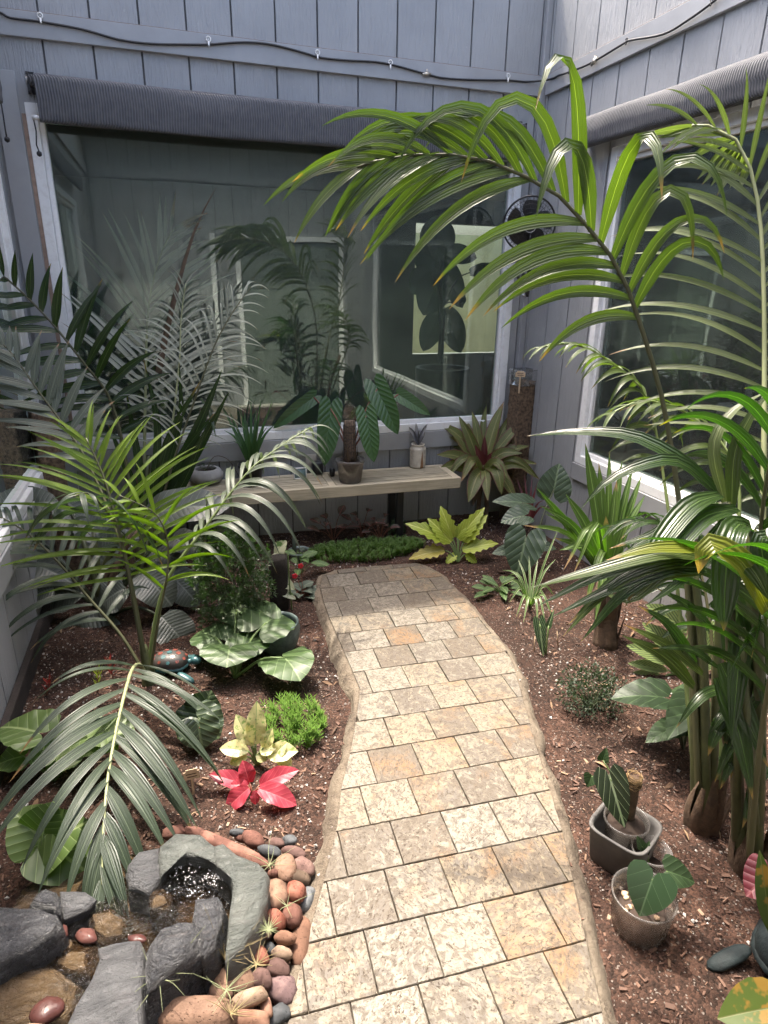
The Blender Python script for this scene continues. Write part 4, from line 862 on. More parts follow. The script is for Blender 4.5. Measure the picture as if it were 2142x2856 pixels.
blade([P3((438,1060,d0)),P3((475,880,d0)),P3((540,650,d0-.03)),P3((604,520,d0-.05))], .044, camn(P3((500,800,d0)),0), SPEAR, .5).build('dry_spear', M_DEAD, pb)
for (u0,v0,u1,v1,u2,v2,w_) in ((420,1420,440,1200,400,1000,.05),(430,1420,500,1180,500,1010,.05),(440,1420,540,1220,620,1030,.075),(445,1430,560,1240,640,1090,.07),(430,1430,470,1230,560,1060,.06),(410,1430,380,1250,350,1080,.05),(425,1440,500,1280,600,1150,.06),(400,1430,350,1300,300,1180,.05),(450,1440,520,1330,585,1170,.055),(560,1110,585,1150,602,1220,.03)):
    blade([P3((u0,v0,d0)),P3((u1,v1,d0-.05)),P3((u2,v2,d0-.1))], w_, camn(P3((u1,v1,d0)),.1), PALMW, .4).build('leaflet', M_PALM_DARK, pb)
for du, dv in ((-22,0),(0,0),(26,6),(50,0)):
    MB().tube(rs(cr([gp(395+du,1625+dv)-V((0,0,.02)), P3((398+du*1.1,1450,d0)), P3((415+du,1270,d0))]),8), [.024,.023,.022,.021,.02,.018,.016,.014], 8).build('cane', M_HUSK if du < 0 else M_CANE, pb)

# ================================================================== RIGHT PALM CLUMP
g = gp(1955, 2300); pc = thing('palm', 'clumping palm at the right with a long frond arching over the path', 'palm', g); dc = dep(g)
frond(pc, [(1950,2280,dc),(1935,1900,2.04),(1905,1500,2.02),(1871,1240,2.0),(1839,1079,1.98),(1800,950,1.95),(1755,814,1.92),(1711,725,1.9),(1648,644,1.88),(1578,562,1.87),(1518,522,1.86),(1440,480,1.85),(1349,445,1.84),(1265,432,1.83),(1155,432,1.82),(1071,442,1.82),(985,472,1.82)],
      20, .58, .044, (50,14), lambda q,t: camn(q,.22), lambda t,s: 1.0+(1.25*(1-t) if s > 0 else .4*(1-t)), M_PALM_MID, M_RACHD, t0=.60, rr=(.012,.004), lift=.12, endl=.80, skip=.03, upk=1.0, omit=lambda q, s: s < 0 and 1495 < eye_u(q) < 1612)
frond(pc, [(2100,2350,1.9),(2120,1800,1.9),(2130,1300,1.92),(2132,1000,1.95),(2130,800,1.95),(2124,661,1.95),(2116,580,1.95),(2103,506,1.95),(2084,444,1.95),(2065,406,1.95),(2032,371,1.95),(1986,352,1.95),(1930,350,1.95)],
      20, .54, .021, (66,22), lambda q,t: camn(q,.35), .75, M_PALM_PALE, M_RACHY, t0=.52, rr=(.013,.004), lift=.22)
for k, (u, v, u2, v2) in enumerate(((2040,385,1905,455),(2050,395,1945,500),(2056,400,1958,515),(2060,410,1982,520),(2068,415,2000,545),(2072,425,2035,525),(2085,440,2060,535),(2010,365,1775,380),(2020,372,1830,385))):
    blade([P3((u,v,2.0)),P3(((u+u2)/2+8,(v+v2)/2-14,2.05)),P3((u2,v2,2.05))], .030, camn(P3((u,v,2.)),-.3), PALMW, .3).build('leaflet', M_PALM_PALE, pc)
frond(pc, [(1940,2200,2.15),(1885,1600,2.3),(1840,1260,2.4),(1807,1118,2.4),(1775,1066,2.4),(1717,1021,2.4),(1652,976,2.4),(1575,956,2.4),(1500,972,2.42)], 13, .28, .026, (60,20), Z, 1.7, M_PALM_MID, M_RACH, t0=.60, rr=(.010,.003), lift=.1)
frond(pc, [(2000,2200,2.1),(2060,1500,2.15),(2045,1290,2.2),(1960,1185,2.25),(1870,1130,2.25),(1780,1120,2.25),(1690,1160,2.25)], 11, .32, .028, (60,25), Z, 1.6, M_PALM_MID, M_RACH, t0=.55, rr=(.010,.003), lift=.1)
0 and frond(pc, [(2060,2350,1.8),(2090,1700,1.75),(2070,1300,1.75),(1990,1080,1.75),(1880,950,1.78),(1790,880,1.8)], 6, .42, .036, (60,25), lambda q,t: Z, 1.5, M_PALM_MID, M_RACH, t0=.68, rr=(.010,.003), lift=.2)
# the near, glossy crown leaves
near = thing('palm', 'low glossy dark palm with broad drooping leaflets at the right edge', 'palm', gp(2085, 2420))
def nb(pts, W, m=M_PALM_DARK, prof=PALMW, fold=.22, up=.8, tw_=0.): blade([P3(t) for t in pts], W, camn(P3(pts[len(pts)//2]), up), prof, fold, 12, across=2, twist=tw_).build('leaflet', m, near)
nb([(2010,1380,1.6),(1930,1408,1.56),(1850,1500,1.52),(1790,1600,1.5),(1745,1690,1.5)], .056)
nb([(2056,1418,1.6),(1967,1440,1.56),(1905,1502,1.52),(1850,1580,1.5),(1800,1660,1.5)], .056)
nb([(2098,1475,1.58),(2060,1462,1.54),(2036,1510,1.5),(2024,1600,1.5),(2018,1760,1.52)], .066, prof=STRAP)
nb([(2142,1500,1.5),(2125,1505,1.5),(2128,1560,1.5),(2150,1650,1.5)], .055, prof=STRAP)
nb([(2142,1700,1.45),(2080,1580,1.42),(2010,1528,1.42),(1968,1522,1.42),(1948,1600,1.44)], .058, M_PALM_YEL, STRAP)
nb([(1990,1530,1.5),(1930,1528,1.48),(1830,1528,1.46),(1750,1545,1.46),(1692,1562,1.46)], .036, M_PALM_YEL)
nb([(2000,1545,1.46),(2050,1555,1.44),(2100,1590,1.42),(2150,1680,1.42)], .050, M_PALM_MID)
for k, (u, v) in enumerate(((1480,1640),(1500,1690),(1585,1742),(1570,1775),(1540,1720),(1620,1790),(1660,1640))):
    nb([(1960+U(-20,20),1560+k*6,1.5),(1850,1545+k*10,1.49),((1850+u)/2,1590+k*14,1.5),(u,v,1.53)], .034, M_PALM_DARK if k % 3 else M_PALM_MID)
nb([(2010,1375,1.62),(1900,1285,1.62),(1760,1215,1.66),(1600,1205,1.72),(1470,1216,1.76)], .040, M_PALM_DARK)
nb([(2010,1385,1.62),(1900,1290,1.58),(1800,1295,1.56),(1690,1345,1.56),(1620,1420,1.58)], .040, M_PALM_DARK)
nb([(2020,1400,1.62),(1990,1250,1.6),(2040,1150,1.6),(2142,1090,1.6)], .030, M_PALM_PALE)
nb([(2040,1420,1.62),(2050,1260,1.6),(2100,1150,1.58),(2160,1080,1.56)], .036, M_PALM_MID)
nb([(2000,1400,1.66),(1900,1440,1.66),(1820,1490,1.68),(1700,1530,1.72)], .032)
nb([(2030,1440,1.6),(1950,1560,1.6),(1900,1620,1.62),(1800,1690,1.66)], .038)
for (u0,v0,u1,v1,u2,v2,w_) in ((1935,1915,1850,1830,1735,1772,.045),(1960,1880,1860,1800,1740,1742,.034),(1940,1850,1860,1740,1780,1690,.036),(2000,1860,1920,1810,1820,1808,.026),(2010,1850,2080,2000,2142,2140,.06),(2000,1890,2060,2040,2100,2230,.055),(1990,1700,2060,1640,2150,1610,.05),(2040,1750,2090,1850,2150,1930,.06),(2060,1560,2100,1760,2130,1980,.06),(2030,2050,2110,1950,2160,1880,.03),(1985,1750,1920,1690,1830,1640,.03),(2080,1650,2060,1850,2040,2080,.06),(2100,1500,2110,1700,2142,1880,.055)):
    nb([(u0,v0,1.72),(u1,v1,1.68),(u2,v2,1.66)], w_, random.choice((M_PALM_DARK,M_PALM_DARK,M_PALM_MID)))
for k in range(24):
    u0, v0 = U(2000,2160), U(1620,2150); dx, dy = U(-150,90), U(40,260); nb([(u0,v0,1.80+U(0,.15)),(u0+dx*.5,v0+dy*.25,1.78),(u0+dx,v0+dy,1.78)], U(.03,.055), M_PALM_DARK)
frond(near, [(2090,2400,1.75),(2110,1900,1.7),(2120,1500,1.6),(2160,1250,1.5),(2260,1100,1.4),(2400,1050,1.3)], 13, .42, .036, (60,30), Z, 1.1, M_PALM_DARK, M_RACHD, t0=.45)  # this frond and the next lead out of view, added to shade the corner
frond(near, [(2090,2400,1.75),(2130,2000,1.6),(2200,1700,1.45),(2330,1550,1.3),(2500,1530,1.2)], 12, .40, .036, (60,30), Z, 1.1, M_PALM_DARK, M_RACHD, t0=.45)
frond(pc, [(1960,2280,dc),(1990,1900,2.1),(1960,1620,2.15),(1900,1500,2.2),(1800,1450,2.25),(1700,1470,2.3)], 11, .30, .030, (60,25), Z, 1.6, M_PALM_DARK, M_RACHD, t0=.5, rr=(.009,.003))
def cane(root, pts, r0, r1, m): MB().tube(rs(cr([P3(t) if not isinstance(t, V) else t for t in pts]),10), [r0+(r1-r0)*i/9 for i in range(10)], 8).build('cane', m, root)
cane(pc, [gp(1948,2290)-V((0,0,.03)),(1935,1850,2.05),(1915,1500,2.03)], .019, .012, M_CANE)
cane(pc, [gp(1972,2300)-V((0,0,.03)),(1962,1850,2.02),(1930,1540,2.0)], .018, .011, M_CANE)
cane(pc, [gp(1985,2290)-V((0,0,.03)),(2002,1850,2.03),(2012,1400,2.02)], .016, .010, M_CANE)
cane(pc, [gp(2010,2270)-V((0,0,.03)),(2030,1750,2.1),(2080,1480,2.1)], .020, .014, M_HUSK)
cane(near, [gp(2075,2420)-V((0,0,.03)),(2045,1950,1.75),(2025,1400,1.62)], .020, .011, M_CANE)
cane(near, [gp(2110,2440)-V((0,0,.03)),(2120,2000,1.7),(2100,1480,1.58)], .020, .011, M_CANE)
cane(near, [gp(2060,2400)-V((0,0,.03)),(2060,2100,1.75),(2110,1800,1.7)], .016, .010, M_CANE)
cane(near, [gp(2125,2420)-V((0,0,.03)),(2090,2100,1.7),(2070,1750,1.68)], .015, .008, M_CANE)
for root, u, v, n in ((pc,1955,2300,9),(near,2085,2420,10)):
    c0 = gp(u, v)
    for k in range(n):
        a = 6.28*k/n; q = c0+V((math.cos(a)*.055, math.sin(a)*.055, -.02)); t = c0+V((math.cos(a)*U(.03,.075), math.sin(a)*U(.03,.075), U(.12,.26)))
        blade([q, q.lerp(t,.5)+V((math.cos(a),math.sin(a),0))*.012, t], U(.05,.075), V((math.cos(a), math.sin(a), .2)), lambda s: 1-.75*s, -.5, 7).build('husk', M_HUSK, root)

# ================================================================== SMALLER PLANTS
def leaf(root, b, t, W, m, d, y0=0., p=2., bend=.5, fold=.25, up=.5, pet=None, petm=None, shape=None, ruf=0., rf=6, tooth=0, dt=None, cup=0., lab=None, r=.004, ny=12, sag=.15, flat=None):
    """one broad leaf of a plant, its stalk as a sub-part; b, t are sightings of base and tip, d the distance"""
    B, T = wd(b[0], b[1], d), wd(t[0], t[1], d if dt is None else dt)
    if flat is not None: T = gp(t[0], t[1], B.z+flat)
    o = broad(B, T, W, camn(B, up) if flat is None else Z+camn(B,0)*.25, y0, p, bend, fold, shape, ruf, rf, ny, 4, tooth, cup).build('leaf', m, root)
    if pet is not None: stalk(o, pet, B, r*1.3, r*.8, petm or PET_G, sag)
    if lab: o['label'] = lab
    return o
def tuft(name, label, cat, base, specs, m, prof=STRAP, fold=.3, part='leaf', group=None, droop=1., up=Z):
    """strap leaves from one crown: specs = (tip_u, tip_v, distance, width, arch)"""
    root = thing(name, label, cat, base, group)
    for (u, v, d, w_, arch) in specs:
        t = wd(u, v, d); md = base.lerp(t, .5)+Z*arch; blade([base+(t-base)*.02, md, t], w_, camn(md, .3), prof, fold, 10).build(part, m, root)
    return root
lance = LANCE

# ---- corner cordyline
M_CORD = leafmat('cordyline_leaf', (.10,.135,.03), (.20,.22,.065), (.33,.31,.13), nv=5, vw=.14, mid=.05, slope=2.6, tr=(.25,.36,.08), tw=.3, rough=.36, edge=((.20,.07,.06), .40), tip=(.33,.2,.1))
M_CORDR = leafmat('cordyline_maroon', (.08,.02,.022), (.17,.04,.04), (.22,.06,.06), nv=0, tr=(.4,.06,.06), tw=.3, rough=.34)
g = gp(1345, 1470); co = thing('cordyline', 'cordyline with striped green and maroon leaves beside the bench end', 'plant', g); dq = dep(g)-.05
cc = wd(1348, 1315, dq)
for k in (-1, 1): MB().tube(rs(cr([g+V((k*.03,0,-.03)), g.lerp(cc,.5)+V((k*.03,0,0)), cc]),8), .016, 8).build('cane', M_HUSK, co)
for (u, v, dd, w_) in ((1412,1122,0,.075),(1395,1150,.1,.07),(1310,1150,.05,.065),(1278,1165,0,.07),(1215,1183,0,.07),(1222,1262,-.1,.08),(1226,1308,-.1,.085),(1300,1398,-.2,.09),(1482,1148,0,.06),(1515,1178,.1,.055),(1478,1238,-.05,.075),(1505,1290,-.05,.05),(1460,1262,-.1,.07),(1505,1335,-.1,.06),(1400,1385,-.2,.075),(1440,1400,-.1,.07),(1250,1235,.1,.07),(1330,1180,.15,.07),(1365,1130,.1,.05),(1260,1150,.12,.05),(1240,1210,.05,.055),(1440,1130,.12,.05),(1500,1215,.0,.045),(1280,1345,-.18,.06),(1250,1335,-.1,.05),(1420,1345,-.2,.06),(1360,1400,-.22,.06),(1470,1300,-.12,.05)):
    t = wd(u+U(-8,8), v+U(-8,8), dq+dd); md = cc.lerp(t, .55)+Z*(U(.03,.07) if v < 1320 else U(.08,.13))+V((U(-.02,.02),U(-.03,.03),0))
    blade([cc+V((U(-.02,.02),U(-.02,.02),U(-.09,.05))), md, t], w_*1.3, camn(md,.35), lance, .4, 11, across=2, twist=U(-.7,.7)).build('leaf', M_CORD, co)
for (u, v) in ((1325,1240),(1352,1215),(1372,1262),(1300,1275),(1345,1260)):
    t = wd(u, v, dq-.06); blade([cc, cc.lerp(t,.5)+Z*.02, t], .055, camn(t,.1), lance, .5, 8).build('young_leaf', M_CORDR, co)
blade([wd(1335,1365,dq-.1), wd(1325,1385,dq-.1), wd(1318,1412,dq-.1)], .04, camn(cc,.2), lance, .5, 7).build('dead_leaf', M_DEAD, co)
# ---- dark spiky plant behind it
g = gp(1470, 1500); tuft('maroon_dracaena', 'dark maroon spiky leaves between cordyline and heart leaved plant', 'plant', g+Z*.12, [(1440,1330,dep(g),.03,.02),(1462,1322,dep(g),.03,.02),(1485,1318,dep(g),.03,.02),(1500,1340,dep(g)-.05,.03,.03),(1520,1395,dep(g)-.1,.028,.05),(1540,1420,dep(g)-.1,.025,.06),(1425,1370,dep(g),.03,.04)], M_CORDR, SPEAR)

# ---- bark filled clear tower in the corner, with a name tag
M_BARKP = simple('chunky_bark', (.26,.175,.11), .9, .75, 55, bs=1., col2=(.05,.034,.024))
def bark_tower(label, q, w_, h, tube_h, rot=0.):
    root = thing('bark_tower', label, 'plant pole', q); Mx = Matrix.Translation(q) @ Matrix.Rotation(rot, 4, 'Z'); mb = MB(); n = 10; m_ = max(8, int(h/.028)); vs = []
    per = [(-1+2*i/n, -1) for i in range(n)]+[(1, -1+2*i/n) for i in range(n)]+[(1-2*i/n, 1) for i in range(n)]+[(-1, 1-2*i/n) for i in range(n)]
    for j in range(m_+1):
        for (x, y) in per: k = w_*.46*(1+.07*noise.noise(V((x*4, y*4, j*.9+q.x*5)))+.05*noise.noise(V((x*11, y*11, j*2.3)))); vs.append(Mx @ V((x*k, y*k, h*j/m_)))
    c = len(per); mb.add(vs, [(j*c+i, j*c+(i+1)%c, (j+1)*c+(i+1)%c, (j+1)*c+i) for j in range(m_) for i in range(c)]+[tuple(m_*c+i for i in range(c))]); mb.build('bark_fill', M_BARKP, root)
    if tube_h:
        t = MB(); e = w_*.53
        for (x0,y0,x1,y1) in ((-e,-e,e,-e+.002),(-e,e-.002,e,e),(-e,-e+.002,-e+.002,e-.002),(e-.002,-e+.002,e,e-.002)): t.box((x0,y0,h-.03),(x1,y1,tube_h))
        t.v = [Mx @ v_ for v_ in t.v]; t.build('clear_sleeve', M_CLEAR, root)
    return root
q = wy(1420, 1500, 3.93); q.z = 0; tw1 = bark_tower('clear sleeve filled with dark bark, standing in the right back corner', q, .135, wy(1430,1062,3.93).z, wy(1430,1030,3.93).z, R(8))
M_TAGW = wood_mat('tag_wood', (.50,.36,.22), (.66,.50,.33), (20,3,3))
def plant_tag(label, q, h, s=1., face=None):
    root = thing('plant_tag', label, 'tag', q); n = (face or camn(q+Z*h, .1)); n.z = .15; n.normalize(); a = Z.cross(n).normalized()
    def slab(x0, x1, z0, z1, d0, d1):
        return [q+a*x*s+Z*z+n*d for d in (d0, d1) for x, z in ((x0,z0),(x1,z0),(x1,z1),(x0,z1))]
    F6 = [(0,3,2,1),(4,5,6,7),(0,1,5,4),(1,2,6,5),(2,3,7,6),(3,0,4,7)]
    MB().add(slab(-.004,.004,-.03,h-.02,-.0012,.0012), F6).build('stake', M_TAGW, root, smooth=False)
    MB().add(slab(-.026,.026,h-.034,h-.002,.0014,.0040), F6).add(slab(-.018,.018,h-.0018,h+.006,.0014,.0040), F6).build('sign', M_TAGW, root, smooth=False)
    M_ = simple('burnt_lettering', (.12,.06,.03), .8)
    for k, (x0, x1) in enumerate(((-.018,.016),(-.015,.018))): MB().add(slab(x0,x1,h-.014-k*.011,h-.010-k*.011,.0041,.0044), F6).build('lettering', M_, root, smooth=False)
    return root
q = wy(1448, 1085, 3.86); plant_tag('small wooden name tag stuck in the corner bark tower', q-Z*.0, .115, 1.25)

# ---- heart leaved alocasia
M_ALO = leafmat('alocasia_leaf', (.035,.062,.036), (.062,.095,.055), (.12,.165,.095), nv=6, vw=.055, mid=.035, slope=.9, tr=(.12,.22,.08), tw=.15, rough=.42, vb=.5)
g = gp(1460, 1625); al = thing('alocasia', 'dark heart shaped leaves with pale veins right of the yellow plant', 'plant', g); da = dep(g)
for b, t, w_, dd, bd, y0, up_ in (((1545,1366),(1560,1292),.21,.1,.3,-.45,.1),((1455,1440),(1396,1458),.155,-.02,.4,-.5,1.2),((1458,1402),(1372,1400),.13,.1,.4,-.5,1.2),((1465,1508),(1440,1610),.235,-.1,.3,-.42,.2),((1500,1520),(1552,1532),.10,.15,.4,-.4,1.),((1420,1535),(1372,1545),.09,.05,.4,-.4,1.)):
    leaf(al, b, t, w_, M_ALO, da+dd, y0, 1.9, bd, .2, up_, g+V((U(-.02,.02),U(-.02,.02),0)), PET_D, ruf=.03, r=.006)
q = gp(1425, 1545); pot('clay_pot', 'small grey clay pot half hidden by the alocasia', 'plant pot', q, [(.001,0),(.045,0),(.055,.08),(.058,.085),(.052,.085),(.048,.07)], M_CONC, .05, .07, 20)

# ---- yellow green toothed philodendron
M_YEL = leafmat('philodendron_chartreuse', (.28,.38,.035), (.46,.52,.06), (.55,.6,.16), nv=6, vw=.06, mid=.03, slope=1.3, tr=(.6,.68,.06), tw=.28, rough=.38)
M_YELO = leafmat('philodendron_gold', (.42,.38,.05), (.58,.48,.09), (.62,.55,.2), nv=6, vw=.06, mid=.03, slope=1.3, tr=(.7,.6,.08), tw=.28, rough=.4)
g = gp(1277, 1568); yp = thing('philodendron', 'bright yellow green philodendron with toothed leaves at the path end', 'plant', g); dy = dep(g)
for b, t, w_, m, up_ in (((1250,1512),(1130,1460),.15,M_YEL,.9),((1240,1535),(1140,1560),.125,M_YELO,.9),((1262,1500),(1228,1410),.12,M_YEL,.2),((1280,1505),(1352,1415),.125,M_YEL,.3),((1292,1512),(1360,1436),.12,M_YEL,.4),((1290,1535),(1390,1516),.13,M_YEL,.9),((1258,1512),(1192,1445),.14,M_YEL,.5),((1272,1545),(1243,1574),.08,M_YEL,.8),((1275,1500),(1300,1450),.10,M_YEL,.2),((1300,1545),(1330,1575),.08,M_YEL,.8)):
    leaf(yp, b, t, w_, m, dy, 0., 2., .6, .25, up_, g, PET_G, shape=lambda s: min(1., .35+2.2*s)*(1-s**2.2)**.8 if s < 1 else 0, tooth=.32, rf=5.5, ny=24)

# ---- sedum carpets
def sedum(name, label, uvc, ax, n, h, m, dens=16, L=.022):
    g = gp(*uvc); root = thing(name, label, 'ground cover', g); mb = MB()
    for k in range(n):
        a, r_ = U(0,6.283), math.sqrt(U(0,1)); q = g+V((ax[0]*r_*math.cos(a), ax[1]*r_*math.sin(a), 0)); q.z = soil(q.x, q.y); hh = h*(1-.55*r_*r_)*U(.7,1.2); ln = V((U(-.35,.35), U(-.35,.35), 1)).normalized()
        if inpoly(q.x, q.y, POLY0): continue
        t = q+ln*hh; mb.tube([q, t], .0012, 3, False)
        for j in range(dens):
            s = .35+.65*j/dens; o = q.lerp(t, s); an = j*2.4; d = (V((math.cos(an), math.sin(an), .25+.9*s)).normalized()); l = L*U(.7,1.15); sd_ = d.cross(Z).normalized()*.0022
            e = o+d*l; mm = o+d*l*.55; mb.add([o-sd_*.6, o+sd_*.6, mm+sd_, mm-sd_, e], [(0,1,2,3),(3,2,4)])
    o = mb.build('foliage', m, root, smooth=False); o['kind'] = 'stuff'; return root
M_SED = leafmat('sedum_lime', (.12,.24,.03), (.22,.36,.06), tr=(.3,.5,.06), tw=.3, vb=0, rough=.5)
M_SED2 = leafmat('sedum_green', (.10,.19,.035), (.18,.29,.06), tr=(.2,.36,.06), tw=.3, vb=0, rough=.5)
sedum('sedum', 'feathery bright green sedum clump left of the path', (817,2035), (.125,.145), 105, .10, M_SED, 15, .030)
sedum('sedum', 'low green sedum carpet across the far end of the path', (1010,1545), (.42,.13), 620, .095, M_SED2, 14, .022)
sedum('stonecrop', 'little upright blue green tuft under the bench', (1105,1495), (.06,.05), 40, .13, leafmat('blue_tuft', (.06,.11,.06), (.1,.16,.09), tw=.15, vb=0), 22, .02)

# ---- red veined plants under the bench
M_AGR = leafmat('aglaonema_red', (.035,.045,.025), (.07,.08,.04), (.30,.10,.10), nv=6, vw=.14, mid=.05, slope=1.0, tr=(.2,.1,.08), tw=.15, rough=.4)
for (u, v, lab, sc) in ((930,1510,'dark red veined plant under the bench, left of three',1.),(1010,1500,'dark red veined plant deep in shade under the bench middle',.9),(1060,1512,'pinkish veined plant at the sedum edge under the bench',.75)):
    g = gp(u, v); r_ = thing('aglaonema', lab, 'plant', g); dd = dep(g)
    for k in range(8):
        a = k*2.4; e = g+V((math.cos(a)*.10*sc, math.sin(a)*.08*sc, .09+.025*(k%4))); t = e+V((math.cos(a)*.085, math.sin(a)*.085, U(-.02,.04)))*sc
        o = broad(e, t, .06*sc, Z+camn(e,0)*.5, 0, 2, .5, .3, LANCE).build('leaf', M_AGR, r_); stalk(o, g, e, .003, .002, PET_R)

# ---- prayer plants, spider plant and arrow leaf on the right of the path
M_MAR = leafmat('maranta_leaf', (.04,.08,.028), (.075,.13,.045), (.17,.26,.09), nv=9, vw=.2, mid=.06, slope=1.1, tr=(.15,.28,.06), tw=.2, rough=.5)
def low_plant(name, label, g, n, ax, L, W, m, h=.05, petm=None, shape=LANCE, y0=0., p=2., tilt=.3, dr=.5):
    r_ = thing(name, label, 'plant', g)
    for k in range(n):
        a = k*2.39996+U(-.3,.3); q_ = math.sqrt((k+.6)/n); e = g+V((ax[0]*q_*math.cos(a), ax[1]*q_*math.sin(a), h*(1.25-q_)*U(.8,1.2)+.01)); d = V((math.cos(a), math.sin(a), tilt*(1-q_)+U(-.15,.1))).normalized(); l = L*U(.75,1.1)
        o = broad(e-d*l*.2, e+d*l*.8, W*U(.85,1.1), Z+camn(e,0)*.35, y0, p, dr, .22, shape).build('leaf', m, r_); stalk(o, g, e-d*l*.2, .0028, .0018, petm or PET_G, .2)
    return r_
low_plant('maranta', 'low herringbone patterned prayer plant on the right of the path end', gp(1395,1655), 15, (.13,.09), .10, .045, M_MAR)
M_SPI = leafmat('spider_plant_leaf', (.08,.16,.04), (.13,.22,.06), tr=(.2,.36,.06), tw=.25, edge=((.45,.47,.28), .33), rough=.4)
g = gp(1478, 1690); ds = dep(g); tuft('spider_plant', 'thin arching cream edged leaves by the soil below the alocasia', 'plant', g, [(g_[0], g_[1], ds+g_[2], .012, g_[3]) for g_ in ((1400,1590,.1,.08),(1420,1680,-.1,.1),(1440,1720,-.15,.1),(1460,1735,-.2,.1),(1500,1740,-.2,.1),(1530,1700,-.1,.1),(1550,1560,.05,.06),(1555,1480,.05,.03),(1390,1640,0,.1),(1410,1610,.1,.1),(1520,1735,-.2,.1),(1545,1660,0,.09),(1445,1560,.1,.04),(1475,1550,.1,.03),(1500,1560,.1,.03),(1540,1720,-.15,.1))], M_SPI)
M_ARROW = leafmat('arrow_leaf', (.02,.05,.02), (.04,.08,.03), (.30,.38,.20), nv=6, vw=.07, mid=.05, slope=1.1, tr=(.1,.2,.05), tw=.15, rough=.3)
g = gp(1522, 1825); ar_ = thing('arrowhead_alocasia', 'single dark arrow shaped leaf with pale veins near the path', 'plant', g); leaf(ar_, (1505,1742), (1516,1832), .062, M_ARROW, dep(g)-.02, -.3, 1.5, .2, .3, .1, g, PET_G); leaf(ar_, (1530,1745), (1545,1700), .03, M_ARROW, dep(g), -.2, 1.5, .2, .3, .3, g, PET_G)
for u, v, lab in ((1490,1815,'thin bamboo stake by the arrow shaped leaf'),(1558,1800,'thin bamboo stake beside the strap leaved clump')):
    q = gp(u, v); tag(MB().tube([q-Z*.02, q+Z*.08+V((U(-.02,.02),0,0))], [.003,.002], 6).build('stake', M_TAGW, loc=q), lab, 'stake')

# ---- strap leaved clump (brown tipped) by the right window
M_STRAP = leafmat('strap_leaf', (.07,.14,.025), (.15,.24,.05), (.22,.32,.1), mid=.06, tr=(.28,.46,.06), tw=.3, stripes=20, tip=(.36,.22,.12), rough=.38)
g = gp(1690, 1800); dg = dep(g); crn = wd(1690, 1620, dg+.02)
sc = thing('strap_leaf_clump', 'strap leaved clump with browned tips on a brown trunk by the right wall', 'plant', g)
MB().tube(rs(cr([g-Z*.03, g.lerp(crn,.5), crn]),8), [.062,.06,.055,.055,.058,.06,.055,.04], 12).build('trunk', M_HUSK, sc)
for k in range(14):
    a = k*2.4; q = g.lerp(crn, U(0,.5))+V((math.cos(a)*.05, math.sin(a)*.05, 0)); blade([q, q+Z*.09+V((math.cos(a),math.sin(a),0))*.012, q+Z*.18+V((math.cos(a),math.sin(a),0))*.02], .05, V((math.cos(a),math.sin(a),.1)), SPEAR, -.4, 6).build('old_leaf_base', M_HUSK, sc)
for (u, v, dd, w_, ar2) in ((1632,1236,0,.05,.02),(1655,1300,.05,.045,.02),(1700,1262,.05,.032,.02),(1735,1282,.05,.035,.02),(1765,1300,.05,.035,.03),(1790,1325,.05,.035,.03),(1670,1290,.0,.04,.02),(1720,1340,0,.045,.02),(1498,1362,-.1,.038,.02),(1506,1410,-.1,.036,.08),(1578,1378,0,.05,.05),(1460,1465,-.15,.024,.10),(1520,1432,-.05,.032,.08),(1572,1590,-.25,.026,.26),(1600,1600,-.25,.026,.28),(1545,1500,-.05,.035,.06),(1560,1535,-.1,.04,.1),(1800,1380,0,.035,.06),(1760,1530,.1,.04,.1),(1640,1470,-.05,.05,.03),(1690,1440,-.05,.05,.02),(1660,1730,-.3,.035,.2),(1630,1700,-.28,.03,.22),(1750,1440,-.05,.04,.04)):
    t = wd(u, v, dg+dd); md = crn.lerp(t, .5)+Z*ar2; blade([crn, md, t], w_*1.1, camn(md,.3), STRAP, .35, 11).build('leaf', M_STRAP, sc)

# ---- fine leaved dark shrub
def shrub(name, label, c, rad, n, ls, m, stems=8, part='foliage', base=None, oval=1.6, comp=1):
    base = base if base is not None else V((c.x, c.y, 0)); r_ = thing(name, label, 'shrub', base)
    for k in range(stems):
        a = k*2.4; e = c+V((rad[0]*.6*math.cos(a), rad[1]*.6*math.sin(a), rad[2]*U(-.2,.5))); MB().tube(rs(cr([base+V((math.cos(a)*.01,math.sin(a)*.01,-.01)), base.lerp(e,.5)+V((0,0,rad[2]*.15)), e]),6), [.005,.0045,.004,.003,.0025,.002], 5).build('stem', PET_D, r_)
    mb = MB()
    for k in range(n):
        d = V((random.gauss(0,1), random.gauss(0,1), random.gauss(0,1))).normalized()*U(.15,1)**.45; d = d*(1+.35*noise.noise(d*2.2+c*3)); q = c+V((d.x*rad[0], d.y*rad[1], d.z*rad[2]))
        if q.z < .006: q.z = .006+U(0,.02)
        if noise.noise(q*14) < -.28: continue
        ax_ = (d+V((U(-.7,.7), U(-.7,.7), U(-.3,.7)))).normalized()
        for c_ in range(comp):
            a2 = ax_ if comp == 1 else (Matrix.Rotation((c_/(comp-1)-.5)*2.2, 3, camn(q,.5)) @ ax_); l = ls*U(.6,1.25); sd_ = a2.cross(V((U(-1,1),U(-1,1),U(-1,1)))); sd_ = sd_.normalized()*l/oval*.5 if sd_.length > .01 else a2.orthogonal()*l*.3
            mb.add([q, q+a2*l*.5+sd_, q+a2*l, q+a2*l*.5-sd_], [(0,1,2,3)], [(.5,0),(1,.5),(.5,.9),(0,.5)])
    o = mb.build(part, m, r_, smooth=False); o['kind'] = 'stuff'; return r_
M_SHR = leafmat('shrub_leaf_dark', (.035,.055,.03), (.07,.10,.055), tw=.2, tr=(.12,.2,.08), vb=0, rough=.5)
